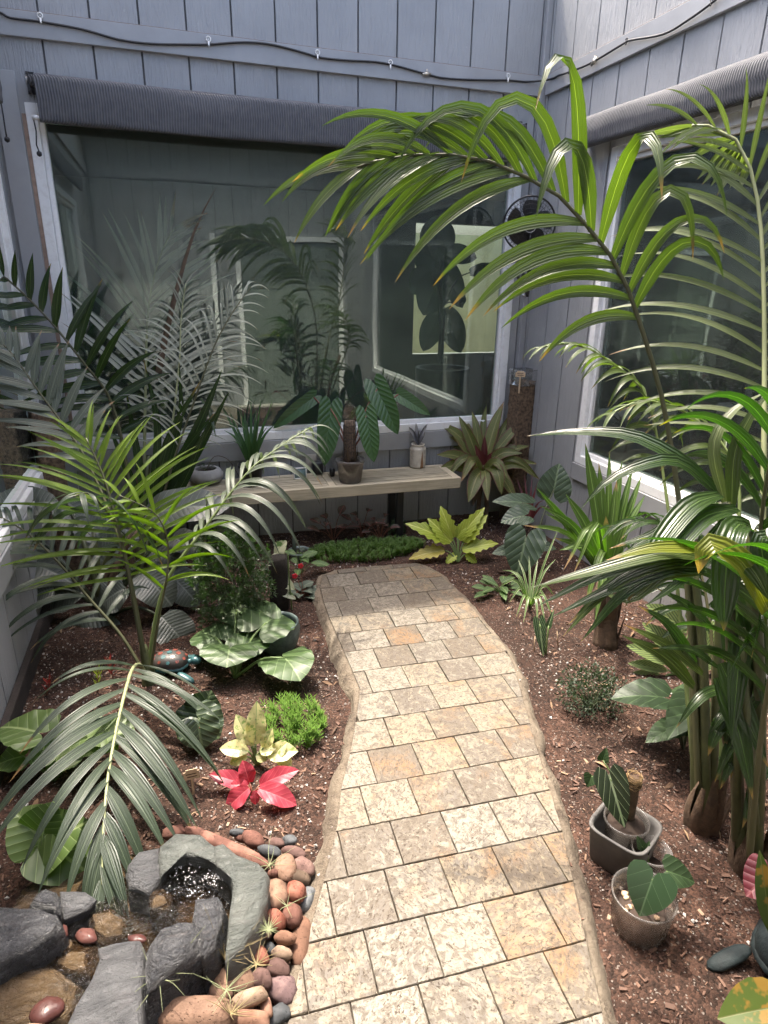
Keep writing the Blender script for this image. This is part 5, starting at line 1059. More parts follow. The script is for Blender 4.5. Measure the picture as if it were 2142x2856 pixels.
g = gp(1645, 1975); shrub('dwarf_shrub', 'small fine leaved dark shrub on the right bed', g+Z*.085, (.14,.13,.10), 2600, .012, M_SHR, 14)
M_ARA = leafmat('aralia_leaf', (.035,.062,.024), (.072,.11,.04), tw=.25, tr=(.18,.32,.06), vb=0, rough=.45)
g = gp(655, 1765); shrub('aralia', 'ferny leaved aralia bush below the left end of the bench', g+Z*.30, (.19,.17,.27), 1900, .026, M_ARA, 12, base=g, oval=3.2, comp=4)

# ---- philodendron and calathea on the right
M_PHI = leafmat('philodendron_dark', (.022,.044,.018), (.042,.074,.028), (.06,.10,.042), nv=4, vw=.06, mid=.025, slope=1.0, tr=(.1,.18,.05), tw=.12, rough=.45, vb=.25, spec=.3)
g = gp(1905, 2090); ph = thing('philodendron', 'broad dark leaves at the foot of the right palm', 'plant', g); d_ = dep(g)
for b, t, w_, dd, up_ in (((1850,1945),(1703,1950),.17,0,.8),((1925,1935),(1872,1925),.12,.06,.8),((1940,1960),(1862,2062),.15,-.06,.5),((1885,2030),(1800,2072),.10,-.1,.9),((1925,2000),(1990,2060),.14,-.02,.7)): leaf(ph, b, t, w_, M_PHI, d_+dd, -.22, 2.2, .5, .2, up_, g, PET_D, ruf=.03, r=.005, flat=-.03)
M_CAL = leafmat('calathea_leaf', (.16,.22,.07), (.26,.33,.12), (.035,.06,.03), nv=7, vw=.22, mid=.0, slope=1.2, tr=(.3,.4,.1), tw=.25, rough=.38)
g = gp(1880, 1880); cl_ = thing('calathea', 'pale green calathea with dark feather stripes behind the palm canes', 'plant', g); d_ = dep(g)
for b, t, w_ in (((1915,1760),(1800,1685),.10),((1890,1830),(1790,1735),.09),((1880,1850),(1745,1800),.085),((1935,1740),(1940,1690),.08),((1860,1870),(1750,1850),.06),((1965,1830),(1985,1720),.08),((1850,1890),(1755,1880),.05),((1960,1870),(2030,1800),.07)): leaf(cl_, b, t, w_, M_CAL, d_, 0, 2, .5, .25, .6, g, PET_G, shape=LANCE)

# ---- planter group at the right of the path
M_GRAYP = simple('grey_fibre_cement', (.125,.12,.115), .75, .25, 30, bs=.15)
def squarish(n=40, e=4.5): return [((abs(math.cos(t))**(2/e))*math.copysign(1, math.cos(t)), (abs(math.sin(t))**(2/e))*math.copysign(1, math.sin(t))) for t in (2*math.pi*k/n for k in range(n))]
q = gp(1728, 2392); rt = R(28); gpn = thing('square_planter', 'grey rounded square planter on the soil right of the path', 'planter', q); sq = squarish(); mb = MB(); vs = []
PRF = ((.070,0),(.076,.006),(.088,.125),(.090,.13),(.086,.1315),(.080,.1295),(.076,.11),(.068,.03),(.002,.025))
for (r_, z) in PRF:
    for x, y in sq: vs.append(q+V((x*r_*math.cos(rt)-y*r_*math.sin(rt), x*r_*math.sin(rt)+y*r_*math.cos(rt), z)))
n = len(sq); mb.add(vs, [(k*n+i, k*n+(i+1)%n, (k+1)*n+(i+1)%n, (k+1)*n+i) for k in range(len(PRF)-1) for i in range(n)]+[tuple(range(n-1,-1,-1))]); mb.build('body', M_GRAYP, gpn)
q2 = q+V((.012,.012,.028)); ca = pot('clear_pot', 'clear pot with pale veined leaf set inside the grey planter', 'plant pot', q2, [(.001,0),(.050,0),(.062,.10),(.067,.102),(.067,.112),(.063,.112),(.060,.10),(.048,.004)], M_SMOKE, .0555, .095, 26)
MB().lathe([(.001,.005),(.043,.005),(.0545,.092),(.001,.0925)], q2, 24, closed=True).build('potting_mix', M_SOILP, ca)
M_CRY = leafmat('crystal_anthurium', (.016,.030,.014), (.028,.045,.02), (.34,.40,.27), nv=4, vw=.045, mid=.04, slope=1.25, tr=(.1,.18,.05), tw=.12, rough=.38)
an = thing('anthurium', 'dark velvety leaf with white veins growing from the grey planter', 'plant', q2+Z*.1); d_ = dep(q2)
leaf(an, (1702,2172), (1742,2308), .098, M_CRY, d_-.06, -.28, 1.7, .25, .2, .15, q2+Z*.09, PET_G, r=.003)
leaf(an, (1650,2165), (1638,2195), .05, M_PHI, d_-.02, -.2, 1.8, .3, .5, .3, q2+Z*.09, PET_G, r=.003); leaf(an, (1682,2120), (1692,2085), .04, M_PHI, d_, -.1, 1.8, .3, .5, .1, q2+Z*.09, PET_G, r=.003)
tc_ = q2+V((.018,.018,0)); tt = thing('coir_totem', 'coir wrapped totem standing in the grey planter pot', 'plant pole', tc_+Z*.09); MB().lathe([(.020,.08),(.020,.12),(.0205,.16),(.020,.20),(.019,.24),(.012,.245)], tc_, 14, wob=.1).build('pole', M_HUSK, tt)
mb = MB()
for k in range(60):
    a, z = U(0,6.28), U(.215,.255); c_ = tc_+V((0,0,z)); mb.tube([c_+V((math.cos(a+t*.9)*U(.017,.028), math.sin(a+t*.9)*U(.017,.028), U(-.008,.008))) for t in range(4)], .0008, 3, False)
o = mb.build('coir_fibre', simple('coir', (.40,.27,.13), .9, .3), tt); o['kind'] = 'stuff'
q3 = gp(1803, 2445); cup = pot('clear_cup', 'clear plastic cup between grey planter and round clear pot', 'cup', q3, [(.001,0),(.042,0),(.044,.003),(.054,.10),(.057,.101),(.057,.106),(.053,.106),(.042,.006)], clear_plastic('hazy_cup', (.9,.9,.9), .03, .16), .046, .045, 24)
sd2 = thing('seedling', 'small lobed seedling leaf rising from the clear cup', 'plant', q3+Z*.045); leaf(sd2, (1790,2360), (1776,2330), .03, M_PHI, dep(q3)-.05, -.2, 1.8, .4, .3, .3, q3+Z*.045, PET_G, r=.002); leaf(sd2, (1800,2375), (1812,2345), .025, M_PHI, dep(q3)-.05, -.2, 1.8, .4, .3, .3, q3+Z*.045, PET_G, r=.002)
q4 = gp(1778, 2585); rp = pot('clear_pot', 'round dusty clear pot with a dark heart shaped leaf', 'plant pot', q4, [(.001,0),(.064,0),(.067,.004),(.070,.018),(.072,.020),(.080,.115),(.084,.117),(.084,.123),(.080,.123),(.077,.112),(.064,.006)], M_SMOKE, .066, .065, 30)
MB().lathe([(.001,.006),(.059,.006),(.0655,.06),(.001,.061)], q4, 26, closed=True).build('potting_mix', M_SOILP, rp)
for k in range(26): 
    a, r_ = U(0,6.28), U(0,.055); c_ = q4+V((math.cos(a)*r_, math.sin(a)*r_, .068)); mb = MB(); ellipsoid(mb, c_, V((U(.005,.011),0,0)), V((0,U(.005,.009),0)), V((0,0,.005)), 7, 5, .3); mb.build('chip', M_BARKP if k % 3 else M_TAGW, rp)
M_ALOG = leafmat('glossy_heart_leaf', (.016,.036,.016), (.032,.062,.028), (.065,.105,.055), nv=3.4, vw=.02, mid=.02, slope=.9, tr=(.1,.2,.06), tw=.12, rough=.25, vb=.1)
ga = thing('heart_leaf_seedling', 'glossy dark heart shaped leaf in the round clear pot', 'plant', q4+Z*.065); d_ = dep(q4)
leaf(ga, (1820,2452), (1783,2556), .125, M_ALOG, d_-.09, -.32, 1.75, .35, .18, .35, q4+Z*.065, PET_G, r=.003); leaf(ga, (1862,2430), (1938,2462), .085, M_PHI, d_-.04, -.2, 1.9, .5, .25, .9, q4+Z*.065, PET_G, r=.003)

# ---- right edge: red leaf, teal ornament, yellowing leaf
M_RED2 = leafmat('caladium_red', (.08,.012,.02), (.13,.025,.035), (.17,.06,.065), nv=5, vw=.08, mid=.04, tr=(.4,.05,.08), tw=.2, rough=.4)
g = gp(2150, 2560); rc = thing('caladium', 'dark red leaf poking in at the right edge', 'plant', g); leaf(rc, (2150,2440), (2080,2500), .10, M_RED2, 1.42, -.2, 2, .4, .2, .7, g, PET_R)
M_YL2 = leafmat('yellowing_leaf', (.03,.055,.008), (.055,.08,.012), (.08,.09,.03), mid=.02, nv=0, tr=(.12,.15,.02), tw=.15, blotch=((.14,.085,.014), 22, .54), rough=.5, spec=.2)
g = gp(2142, 2900); yl = thing('banana_leaf_plant', 'yellowing green leaf at the lower right corner', 'plant', g); leaf(yl, (2230,2800), (2000,2842), .10, M_YL2, 1.22, 0, 2, .4, .3, .9, g, PET_G, shape=LANCE, ruf=.05); leaf(yl, (2150,2600), (2118,2370), .04, M_YL2, 1.3, 0, 2, .3, .3, .2, g, PET_G, shape=LANCE)
M_TEAL = simple('dark_teal_glaze', (.010,.020,.022), .75, .5, 25, bs=.6)
def turtle(label, q, yaw, s, body_m, shell_m, scute_m, scutes=True):
    r_ = thing('turtle_ornament', label, 'ornament', q); Mx = Matrix.Translation(q) @ Matrix.Rotation(yaw, 4, 'Z') @ Matrix.Scale(s, 4)
    def part(name, mb, m): mb.v = [Mx @ v_ for v_ in mb.v]; return mb.build(name, m, r_)
    X, Y = V((1,0,0)), V((0,1,0))
    sh = MB(); ellipsoid(sh, V((0,0,.055)), X*.10, Y*.078, Z*.055, 20, 12, .05); shell = part('shell', sh, shell_m)
    part('belly', ellipsoid(MB(), V((0,0,.04)), X*.105, Y*.083, Z*.022, 18, 8, .03), body_m)
    part('head', ellipsoid(ellipsoid(MB(), V((.135,0,.055)), X*.030, Y*.022, Z*.022, 12, 8, .05), V((.105,0,.05)), X*.03, Y*.015, Z*.015, 10, 6, .05), body_m)
    for sx, sy, an in ((.075,.085,.5),(.075,-.085,-.5),(-.08,.07,2.5),(-.08,-.07,-2.5)):
        c_ = V((sx,sy,.022)); dx = V((math.cos(an), math.sin(an), -.25)).normalized(); L_ = .058 if sx > 0 else .036; part('flipper', ellipsoid(MB(), c_+dx*L_*.5, dx*L_, dx.cross(Z).normalized()*.020, Z*.011, 12, 7, .1), body_m)
    part('tail', ellipsoid(MB(), V((-.115,0,.035)), X*.022, Y*.008, Z*.008, 8, 6, .05), body_m)
    if scutes:
        spots = [(0,0)]+[(.048*math.cos(k*1.047),.040*math.sin(k*1.047)) for k in range(6)]+[(.085*math.cos(k*.571+.2),.066*math.sin(k*.571+.2)) for k in range(11)]
        for i, (x, y) in enumerate(spots):
            z = .055+.055*math.sqrt(max(.02, 1-(x/.10)**2-(y/.078)**2)); n_ = V((x/.01, y/.0061, (z-.055)/.003025)).normalized(); a_ = n_.orthogonal().normalized(); b_ = n_.cross(a_); k_ = .017 if i < 7 else .012; mb = MB()
            c_ = V((x,y,z)); mb.add([c_+(a_*math.cos(t*1.047)+b_*math.sin(t*1.047))*k_-n_*.003 for t in range(6)]+[c_+(a_*math.cos(t*1.047)+b_*math.sin(t*1.047))*k_*.8+n_*.003 for t in range(6)], [(t,(t+1)%6,6+(t+1)%6,6+t) for t in range(6)]+[tuple(range(6,12))]); mb.v = [Mx @ v_ for v_ in mb.v]; mb.build('scute', scute_m if (i*7) % 5 else body_m, shell, smooth=False)
    return r_
turtle('painted turtle ornament with red and teal shell on the left bed', gp(478,1868), R(-14), .82, simple('turquoise_glaze', (.06,.16,.17), .35, .5, 30), simple('shell_groove', (.05,.045,.04), .5, .3), simple('terracotta_glaze', (.26,.07,.05), .35, .5, 50))
turtle('dark teal glazed turtle ornament cut off by the right edge', gp(2205,2690), R(205), 1.15, M_TEAL, M_TEAL, M_TEAL)

# ================================================================== LEFT BED PLANTS
M_FAR = leafmat('leopard_plant_leaf', (.045,.085,.028), (.085,.14,.048), (.16,.22,.10), nv=4, vw=.05, mid=.02, slope=1.3, tr=(.16,.28,.06), tw=.18, rough=.42, vb=.15, spec=.35)
g = gp(655, 1890); fa_ = thing('leopard_plant', 'glossy round kidney shaped leaves in front of the teal pot', 'plant', g); d_ = dep(g)
for b, t, w_, dd, up_, bd in (((660,1702),(610,1690),.20,.25,1.2,.5),((742,1738),(790,1716),.26,.12,.9,.5),((600,1776),(548,1766),.20,.1,1.1,.5),((640,1812),(632,1862),.25,-.05,.9,.6),((690,1795),(735,1775),.18,.03,1.1,.5),((795,1836),(838,1900),.23,-.06,.6,.7),((728,1705),(690,1690),.16,.2,1.2,.5)):
    leaf(fa_, b, t, w_, M_FAR, d_+dd, -.75, 3.2, bd, .12, up_, g, PET_G, ruf=.03, rf=2, r=.006, cup=.05, ny=14, flat=-.025)
M_TEALP = simple('mottled_teal_ceramic', (.12,.17,.16), .45, .55, 45, bs=.25)
q = gp(778, 1812); pot('ceramic_pot', 'round mottled teal pot beside the path bend', 'plant pot', q, [(.001,0),(.062,0),(.088,.035),(.102,.085),(.103,.12),(.096,.145),(.098,.152),(.090,.152),(.086,.14),(.09,.11)], M_TEALP, .088, .125, 32)
M_BEG = leafmat('begonia_leaf', (.025,.045,.022), (.05,.075,.035), (.11,.15,.07), nv=6, vw=.09, mid=.04, slope=.8, tr=(.1,.18,.05), tw=.12, rough=.38, vb=.3)
g = gp(570, 2060); be = thing('begonia', 'dark puckered round leaves right of the drooping frond', 'plant', g); d_ = dep(g)
for b, t, w_, up_, dd in (((565,1985),(590,1925),.15,.4,0.),((560,2010),(612,2060),.16,.6,-.06),((545,2010),(495,2060),.16,.7,-.05),((555,2030),(565,2090),.15,.5,-.1)): leaf(be, b, t, w_, M_BEG, d_+dd, -.55, 2.6, .4, .15, up_, g, PET_R, ruf=.05, r=.005)
M_GLO = leafmat('gloriosum_leaf', (.085,.145,.035), (.14,.21,.06), (.26,.33,.14), nv=5, vw=.04, mid=.03, slope=.8, tr=(.28,.44,.06), tw=.3, rough=.45)
g = gp(150, 2180); gl = thing('philodendron', 'velvety light green heart leaves at the left edge', 'plant', g); d_ = dep(g)
for b, t, w_, up_ in (((103,2042),(0,2030),.19,1.),((160,2110),(235,2018),.19,.9),((250,2060),(330,2090),.20,1.),((170,2125),(130,2165),.10,.9),((300,2040),(380,2060),.16,1.),((60,2110),(-20,2140),.14,1.)): leaf(gl, b, t, w_, M_GLO, d_, -.3, 2., .45, .15, up_, g, PET_G, r=.005, flat=-.02, ruf=.03, rf=2.5)
g = gp(125, 2470); gl = thing('philodendron', 'green heart leaves with pale veins above the left pond slab', 'plant', g); d_ = dep(g)
for b, t, w_, up_ in (((105,2330),(35,2260),.17,.8),((125,2330),(60,2400),.16,.8),((135,2355),(250,2290),.18,.9),((145,2365),(262,2448),.19,.7),((120,2310),(150,2235),.14,.6)): leaf(gl, b, t, w_, M_GLO, d_, -.3, 2., .4, .15, up_, g, PET_G, r=.005)
M_AGY = leafmat('aglaonema_cream', (.64,.62,.26), (.80,.76,.42), (.24,.34,.12), mid=.02, nv=0, tr=(.65,.68,.3), tw=.3, blotch=((.26,.36,.11), 75, .55), rough=.38)
g = gp(716, 2135); ag = thing('aglaonema', 'cream and green mottled aglaonema beside the red leaves', 'plant', g); d_ = dep(g)
for b, t, w_, up_ in (((698,2075),(658,1992),.075,.15),((712,2075),(716,1955),.080,.05),((692,2095),(612,2088),.07,.8),((725,2095),(772,2085),.06,.8),((745,2105),(832,2095),.085,.7),((715,2105),(745,2120),.05,.8),((760,2110),(800,2070),.06,.5),((705,2080),(690,2010),.05,.2),((735,2085),(760,2030),.055,.3),((770,2110),(815,2135),.06,.9),((690,2110),(640,2130),.055,.9)): leaf(ag, b, t, w_*.95, M_AGY, d_-.02, 0, 2, .5, .3, up_, g, PET_G, shape=LANCE, r=.004, ruf=.06, rf=2.5)
M_REDL = leafmat('red_leaf', (.34,.03,.055), (.47,.06,.09), (.54,.11,.13), mid=.03, nv=6, vw=.05, tr=(.75,.08,.09), tw=.3, rough=.42, vb=.1)
g = gp(705, 2222); rd = thing('red_aglaonema', 'vivid pink red leaved plant in front of the cream one', 'plant', g); d_ = dep(g)
for b, t, w_, up_, dd in (((692,2192),(582,2160),.075,.8,.02),((696,2182),(676,2120),.075,.2,.02),((695,2198),(632,2258),.085,.8,-.03),((722,2200),(828,2246),.095,.9,-.03),((725,2190),(834,2148),.085,.8,.02),((710,2205),(713,2244),.04,.6,-.04),((690,2190),(640,2190),.05,.8,0.)): leaf(rd, b, t, w_*.82, M_REDL, d_+dd, 0, 2, .6, .3, up_, g, PET_R, shape=lambda s: math.sin(math.pi*min(1,s*.92+.08))**.7, r=.003, ruf=.07, rf=2.3)
# ---- big grey paddle leaves in the left corner
M_PAD = leafmat('paddle_leaf_grey', (.060,.072,.058), (.105,.118,.095), (.15,.165,.138), nv=14, vw=.06, mid=.03, slope=.35, tr=(.14,.2,.1), tw=.15, rough=.36)
g = gp(300, 1720); pd = thing('paddle_leaf_plant', 'broad grey green paddle leaves in the left back corner under the palms', 'plant', g); d_ = dep(g)
PAD = lambda s: max(0., math.sin(math.pi*min(1, s*.9+.1)))**.6
for b, t, w_, up_, dd in (((410,1440),(640,1415),.24,.9,.0),((180,1395),(290,1510),.26,.6,.15),((265,1560),(390,1500),.22,.9,0.),((-10,1440),(165,1400),.22,1.,-.1),((40,1560),(200,1625),.2,1.,-.1),((395,1600),(480,1690),.22,.7,-.05),((470,1600),(555,1690),.20,.7,.05),((330,1770),(160,1790),.24,1.2,-.1),((450,1720),(530,1820),.20,.8,-.15),((230,1640),(120,1700),.2,.9,-.05),((300,1500),(200,1440),.2,.7,.1),((350,1640),(270,1700),.2,.9,-.1),((60,1500),(-20,1560),.2,1.,-.15),((420,1540),(520,1570),.18,.8,.1),((150,1640),(60,1690),.18,1.,-.15),((480,1500),(560,1540),.16,.8,.1)): leaf(pd, b, t, w_, M_PAD, d_+dd, 0, 2, .8, .2, up_, g, PET_D, shape=PAD, ruf=.05, rf=2, r=.009)
for k in range(5): MB().tube(rs(cr([g+V((U(-.05,.05),U(-.05,.05),-.02)), g+V((U(-.08,.08),U(-.05,.1),.22)), g+V((U(-.14,.2),U(-.05,.12),.45))]),7), [.022,.021,.02,.018,.016,.013,.01], 8).build('stem', M_HUSK if k % 2 else M_CANE, pd)
q = wy(176, 1500, 3.80); q.z = 0; bark_tower('rough bark pole in the left back corner behind the palm', q, .13, wy(165,1140,3.80).z, 0, R(20))
# ---- little plants at the left of the path end
q = gp(782, 1698); ps = thing('fern_post', 'black tree fern post left of the path end', 'post', q); MB().lathe([(.05,-.02),(.052,.08),(.050,.16),(.048,.25),(.046,.30),(.03,.305)], q, 16, wob=.16).build('post', simple('tree_fern_fibre', (.028,.022,.018), .95, .6, 70, bs=1.), ps)
M_POT = leafmat('pothos_variegated', (.50,.52,.32), (.64,.64,.46), (.2,.3,.12), mid=.02, tr=(.6,.64,.36), tw=.2, blotch=((.12,.22,.06), 26, .52), rough=.35)
po = thing('pothos', 'white variegated pothos vine climbing the black post', 'vine', q+V((.05,-.03,0))); d_ = dep(q)
MB().tube(cr([q+V((.055,-.04,.0)), q+V((.05,-.045,.1)), q+V((.045,-.045,.22)), q+V((.045,-.04,.33))]), .004, 6).build('vine', PET_G, po)
for b, t, w_ in (((778,1530),(800,1508),.075),((775,1545),(790,1575),.07),((785,1590),(802,1620),.065),((795,1625),(822,1645),.06),((790,1650),(826,1672),.05),((785,1520),(765,1548),.06),((792,1570),(806,1590),.05)): leaf(po, b, t, w_, M_POT, d_-.06, -.2, 2, .4, .2, .4, wd((b[0]+782)/2, b[1]+10, d_-.03), PET_G, r=.002)
low_plant('calathea', 'zebra striped low leaves behind the white variegated vine', gp(838,1610)+Z*.02, 9, (.12,.08), .10, .05, M_MAR, .12)
M_VIO = leafmat('violet_leaf', (.06,.08,.06), (.10,.125,.09), (.14,.17,.12), mid=.05, tr=(.14,.2,.1), tw=.1, rough=.7)
g = gp(846, 1662); vi = low_plant('african_violet', 'fuzzy grey green rosette with two red flowers by the path', g, 11, (.09,.07), .06, .055, M_VIO, .05, PET_R, None, -.3, 2.4)
M_FLR = simple('red_petal', (.65,.02,.04), .5, .2)
for u, v in ((822,1606),(838,1578)):
    c_ = wd(u, v, dep(g)-.02); mb = MB()
    for k in range(5): a = k*1.257; ellipsoid(mb, c_+V((math.cos(a)*.009, -.004, math.sin(a)*.009)), V((.008,0,0)), V((0,.003,0)), V((0,0,.008)), 8, 5, .1)
    fl = mb.build('flower', M_FLR, vi); stalk(fl, g, c_, .002, .0015, PET_R)
q = gp(835, 1555); pot('bowl_pot', 'small pale sea green bowl with cactus behind the violet', 'plant pot', q, [(.001,0),(.04,0),(.07,.035),(.072,.05),(.066,.05),(.06,.04)], simple('celadon', (.22,.28,.25), .4, .25), .062, .042, 24)
ct = thing('cactus', 'slim grey green cactus column in the small bowl', 'cactus', q+Z*.04); MB().lathe([(.012,.035),(.013,.08),(.012,.13),(.006,.145)], q+V((-.03,0,0)), 10).build('column', M_VIO, ct); MB().lathe([(.02,.04),(.022,.05),(.012,.065)], q+V((.02,0,0)), 10).build('offset', M_VIO, ct)
# ---- red twiggy plants and tags
M_TWR = leafmat('croton_red', (.20,.025,.02), (.34,.05,.035), tr=(.5,.05,.03), tw=.25, rough=.4); M_TWY = leafmat('croton_lime', (.18,.26,.02), (.3,.36,.04), tr=(.4,.5,.04), tw=.25, rough=.4)
for (u, v, m, lab, hh) in ((318,1905,M_TWR,'upright feathery red shoot by the left palm base',.13),(272,1935,M_TWY,'lime green feathery shoot left of the red one',.12),(130,1945,M_TWR,'red leaning shoot near the left wall board',.09)):
    g = gp(u, v); r_ = thing('croton_shoot', lab, 'plant', g); ln = V((U(-.3,.3), 0, 1)).normalized(); MB().tube([g, g+ln*hh], [.003,.0015], 5).build('stem', PET_R, r_)
    for k in range(14): s = .25+.75*k/14; a = k*2.4; o = g+ln*hh*s; blade([o, o+V((math.cos(a)*.012, math.sin(a)*.012, .012)), o+V((math.cos(a)*.022, math.sin(a)*.022, .03))], .008, Z, LANCE, .3, 5).build('leaf', m, r_)
plant_tag('wooden name tag standing left of the red leaved plant', gp(540,2215), .10); plant_tag('pale name tag half hidden behind the leopard plant', gp(700,1790), .11, .9)

# ---- plants on the bench
M_BIL = leafmat('billietiae_leaf', (.030,.075,.022), (.06,.13,.035), (.042,.092,.028), nv=10, vw=.05, mid=.06, slope=.45, tr=(.16,.28,.05), tw=.2, rough=.30, vb=.45)
q = q_cpot; bi = thing('philodendron', 'climbing philodendron with long ribbed leaves in the bench\'s clear pot', 'plant', q+Z*.13); d_ = dep(q)
BILS = lambda s: (.72+.28*math.sin(math.pi*min(1,s*1.1)))*(1-s**5)**.8
for b, t, w_, y0, dd, up_, bd in (((922,1140),(905,1300),.155,-.22,-.05,.0,.2),((875,1108),(762,1195),.10,-.14,.05,.2,.3),((1052,1085),(1110,1212),.155,-.30,-.06,.1,.3),((1022,1160),(1043,1290),.135,-.26,-.1,.1,.2),((1110,1100),(1200,1158),.10,-.12,.03,.3,.3)):
    o = leaf(bi, b, t, w_, M_BIL, d_+dd, y0, 3.4, bd, .28, up_, None, ruf=.03, rf=7, ny=20); stalk(o, q+Z*.18, wd(b[0],b[1],d_+dd), .006, .004, PET_R, .1)
tq = q+V((.0,.01,.12)); to = thing('bark_totem', 'bark filled mesh totem rising from the clear pot on the bench', 'plant pole', tq); MB().lathe([(.034,0),(.036,.06),(.038,.16),(.037,.24),(.030,.272)], tq, 18, wob=.14).build('bark_core', simple('totem_bark', (.24,.17,.12), .9, .8, 90, bs=1., col2=(.03,.02,.015)), to)
mb = MB()
for k in range(16): a = k*.3927; mb.tube([tq+V((math.cos(a)*.040, math.sin(a)*.040, z)) for z in (0,.1,.2,.285)], .0012, 3, False)
for z in (.04,.08,.12,.16,.20,.24): mb.tube([tq+V((math.cos(a*.3927)*.040, math.sin(a*.3927)*.040, z)) for a in range(17)], .0012, 3, False)
o = mb.build('mesh_sleeve', M_BLACK, to)
for k in range(6): a = k*1.05; blade([tq+V((math.cos(a)*.03,math.sin(a)*.03,.0)), tq+V((math.cos(a)*.045,math.sin(a)*.045,.05)), tq+V((math.cos(a)*.05,math.sin(a)*.05,.12))], .025, V((math.cos(a),math.sin(a),.1)), SPEAR, .4, 6).build('cataphyll', M_DEAD, bi)
q = q_bpot; d_ = dep(q); M_PLM2 = leafmat('baby_palm_leaf', (.03,.09,.02), (.07,.16,.035), tr=(.15,.36,.05), tw=.3, stripes=20, rough=.35)
tuft('baby_palm', 'baby palm with slender dark green leaves in the black pot', 'palm', q+Z*.11, [(u, v, d_+dd, .022, a_) for u, v, dd, a_ in ((612,1120,0,.02),(640,1150,.05,.03),(668,1125,0,.0),(700,1110,.05,.0),(728,1115,0,.0),(760,1118,0,.02),(745,1190,-.05,.04),(650,1230,-.05,.05),(690,1180,-.1,.02),(720,1170,-.1,.02),(770,1180,.05,.05),(625,1200,0,.06),(700,1230,-.12,.03),(735,1220,-.1,.04),(660,1190,-.08,.03),(680,1140,.1,.0),(715,1140,.1,.0))], M_PLM2, PALMW)
q = q_bowl; r_ = thing('succulent', 'sprawling little succulent with a dry runner in the concrete bowl', 'plant', q+Z*.075)
for k in range(7): a = k*.9; e = q+V((math.cos(a)*.03, math.sin(a)*.03, .10)); o = broad(e, e+V((math.cos(a)*.03, math.sin(a)*.03, .012)), .018, Z, 0, 2, .4, .3, LANCE).build('leaf', M_SHR, r_); stalk(o, q+Z*.075, e, .0015, .001, PET_G)
MB().tube(cr([q+V((.0,0,.08)), q+V((.06,.02,.16)), q+V((.14,0,.14)), q+V((.19,-.02,.05)), q+V((.21,-.03,.0))]), .0022, 5).build('runner', M_DEAD, r_)
q = q_jar; r_ = thing('dark_orchid', 'tiny dark leaved plant sitting in the ribbed jar', 'plant', q+Z*.15); M_DK = leafmat('near_black_leaf', (.02,.018,.018), (.04,.032,.03), tw=.1, rough=.3)
for u, v, w_ in ((1140,1190,.03),(1160,1180,.03),(1192,1182,.03),(1170,1200,.035),(1185,1210,.03)): t = wd(u, v, dep(q)); b_ = q+Z*.155; blade([b_, b_.lerp(t,.5)+Z*.015, t], w_, camn(t,.2), LANCE, .4, 7).build('leaf', M_DK, r_)

# ---- air plants among the pebbles
M_AIR = leafmat('air_plant', (.20,.24,.12), (.34,.36,.20), tw=.1, vb=0, rough=.6); M_AIRD = leafmat('air_plant_dry', (.24,.19,.09), (.38,.30,.15), tw=.1, vb=0, rough=.7)
def airplant(label, u, v, z, n, L, m, up=.8, curl=.5, lean=(0,0)):
    c_ = gp(450+u/3.318, 2256+v/3.318, z); r_ = thing('air_plant', label, 'air plant', c_)
    for k in range(n):
        a = k*2.4; d = V((math.cos(a)+lean[0], math.sin(a)+lean[1], up*U(.4,1.2))).normalized(); l = L*U(.6,1.15); sd_ = V((U(-1,1),U(-1,1),U(-.3,.6)))*curl*l
        pts = rs(cr([c_, c_+d*l*.5+sd_*.15, c_+d*l+sd_*.5]), 7); MB().tube(pts, [.0012*(1-.8*i/6) for i in range(7)], 4, False).build('leaf', m, r_)
airplant('wiry green air plant on the upper pebbles by the slate rim', 1000, 520, .12, 9, .065, M_AIR, .5, 1.3)
airplant('spiky star shaped air plant among the rust red pebbles', 990, 1120, .13, 34, .034, M_AIR, .6, .15)
airplant('curled air plant lying on the red pebble near the path', 1160, 900, .115, 7, .045, M_AIR, .5, 1.2)
airplant('long grassy air plant leaning between boulder and pebbles', 590, 1400, .12, 20, .12, M_AIRD, .9, .3, (.7,.5))
airplant('dry tangled air plant below the round mauve pebble', 880, 1440, .13, 14, .05, M_AIRD, .5, .9)
airplant('yellowing air plant draped over the biggest boulder', 600, 1680, .16, 14, .06, M_AIR, .3, .8, (.4,-.4))
airplant('grassy air plant at the bottom between boulder and pebbles', 640, 1900, .14, 14, .07, M_AIRD, .8, .5, (.5,.4))
airplant('wispy air plant on the dark boulder side', -20, 1560, .20, 11, .075, M_AIR, .3, 1.0)

# ================================================================== SEEN THROUGH THE WINDOWS
q = wy(1228, 1165, 5.0); q.z = .05; wr = abs(wy(1300,1020,5.0).x-wy(1160,1020,5.0).x)/2; ht = wy(1228,1025,5.0).z
pot('floor_planter', 'large dark cylinder planter indoors behind the wide window', 'planter', q, [(.001,0),(wr*.92,0),(wr,ht-.06),(wr,ht-.05),(wr*.9,ht-.05),(wr*.88,ht-.12)], simple('charcoal_planter', (.035,.037,.04), .5, .1), wr*.85, ht-.10, 32)
M_DKL = leafmat('indoor_leaf', (.02,.03,.018), (.035,.05,.026), tw=.1, rough=.4)
r_ = thing('indoor_plant', 'dark silhouetted broad leaved plant in the indoor planter', 'plant', q+Z*ht); d_ = dep(wy(1228,1000,5.0))
MB().tube(rs(cr([wy(1228,1010,5.0), wy(1232,900,5.0), wy(1225,760,5.0)]),6), [.028,.026,.022,.02,.016,.012], 8).build('trunk', M_DK, r_)
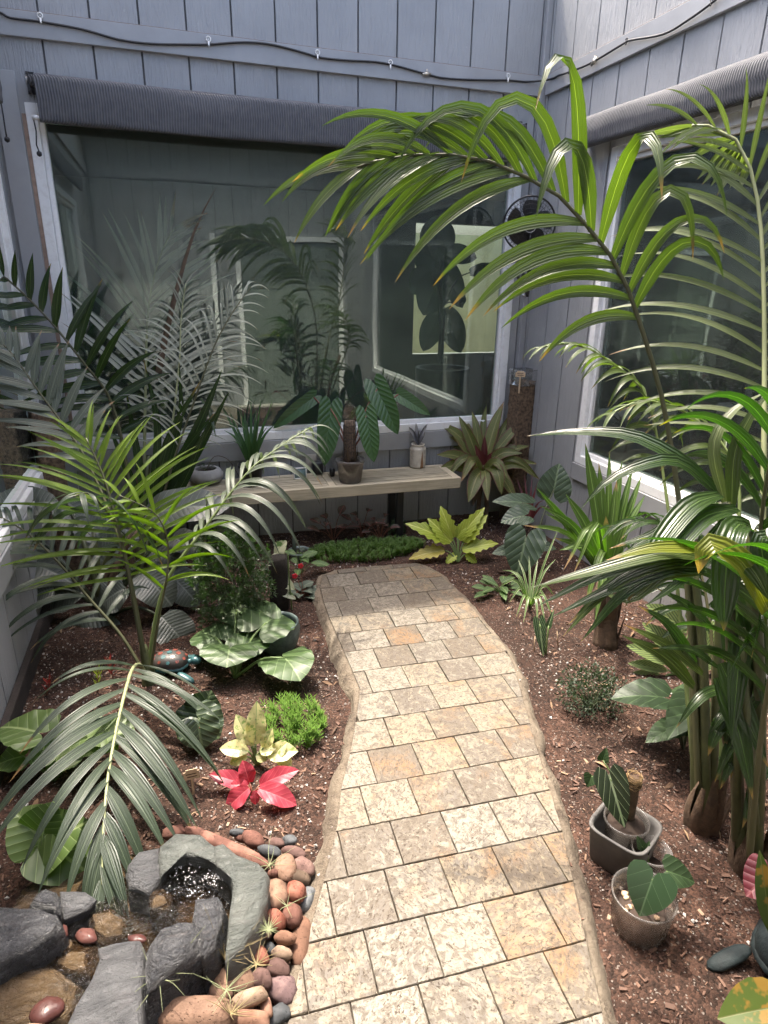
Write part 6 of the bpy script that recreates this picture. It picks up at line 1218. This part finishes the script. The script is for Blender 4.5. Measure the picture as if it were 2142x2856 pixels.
for b, t, w_ in (((1240,860),(1285,985),.22),((1225,870),(1180,980),.2),((1235,760),(1180,880),.3),((1230,720),(1290,860),.2),((1225,740),(1170,680),.3),((1240,700),(1330,720),.16),((1270,850),(1300,830),.08),((1225,720),(1215,600),.3),((1310,760),(1385,745),.11),((1200,760),(1150,820),.25)): leaf(r_, b, t, w_, M_DKL, d_, 0, 2, .4, .2, .1, wy(1228,860,5.0), PET_D, shape=PAD, r=.006)
sk = wx(1720, 975, 5.25); tp = thing('kitchen_tap', 'chrome gooseneck tap silhouetted in the arched indoor window', 'tap', V((sk.x, sk.y, z0)))
MB().tube(cr([V((sk.x,sk.y,z0)), V((sk.x,sk.y,z0+.30)), V((sk.x,sk.y-.06,z0+.40)), V((sk.x,sk.y-.13,z0+.38)), V((sk.x,sk.y-.15,z0+.28))]), .012, 8).build('spout', M_GREYMET, tp)
o = MB().bbox((4.9, -.5, .04), (5.38, 3.9, z0-.02), .01).build('kitchen_counter', simple('counter_dark', (.07,.072,.075), .4), loc=(5.1,1.7,.04)); tag(o, 'dark counter run below the arched indoor window', 'counter')
a_, b_ = wx(1655, 1290, 2.75), wx(1850, 1290, 2.75); bt = wx(1750, 1180, 2.75).z
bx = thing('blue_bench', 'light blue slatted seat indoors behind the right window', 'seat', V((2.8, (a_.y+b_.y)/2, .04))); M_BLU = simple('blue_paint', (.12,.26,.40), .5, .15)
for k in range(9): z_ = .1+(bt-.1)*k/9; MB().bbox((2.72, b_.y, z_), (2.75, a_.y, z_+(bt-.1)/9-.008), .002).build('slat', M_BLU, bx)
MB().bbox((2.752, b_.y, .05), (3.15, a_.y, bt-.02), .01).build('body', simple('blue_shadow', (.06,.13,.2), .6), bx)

# ---- dry leaf litter on the soil
mb = MB(); k = 0
while k < 170:
    x, y = U(XL+.05, XR-.05), U(.6, YB-.1)
    if inpoly(x, y, POLY0) or pdist(x, y) < .05 or noise.noise(V((x*2, y*2, 2))) < U(-.3,.3): continue
    k += 1; a = U(0,6.28); l = U(.02,.06); q = V((x, y, soil(x,y)+.004)); d = V((math.cos(a), math.sin(a), U(-.1,.25))).normalized()
    blade([q, q+d*l*.5+Z*U(.002,.010), q+d*l], l*U(.12,.4), Z+V((U(-.5,.5),U(-.5,.5),0)), LANCE, U(-.5,.5), 5, mb)
tag(mb.build('leaf_litter', island_mat('dry_leaf', [(0, (.07,.04,.025)), (.5, (.16,.095,.055)), (1, (.27,.19,.11))])), 'dry brown leaf bits fallen on the garden soil', 'leaf litter', kind='stuff')
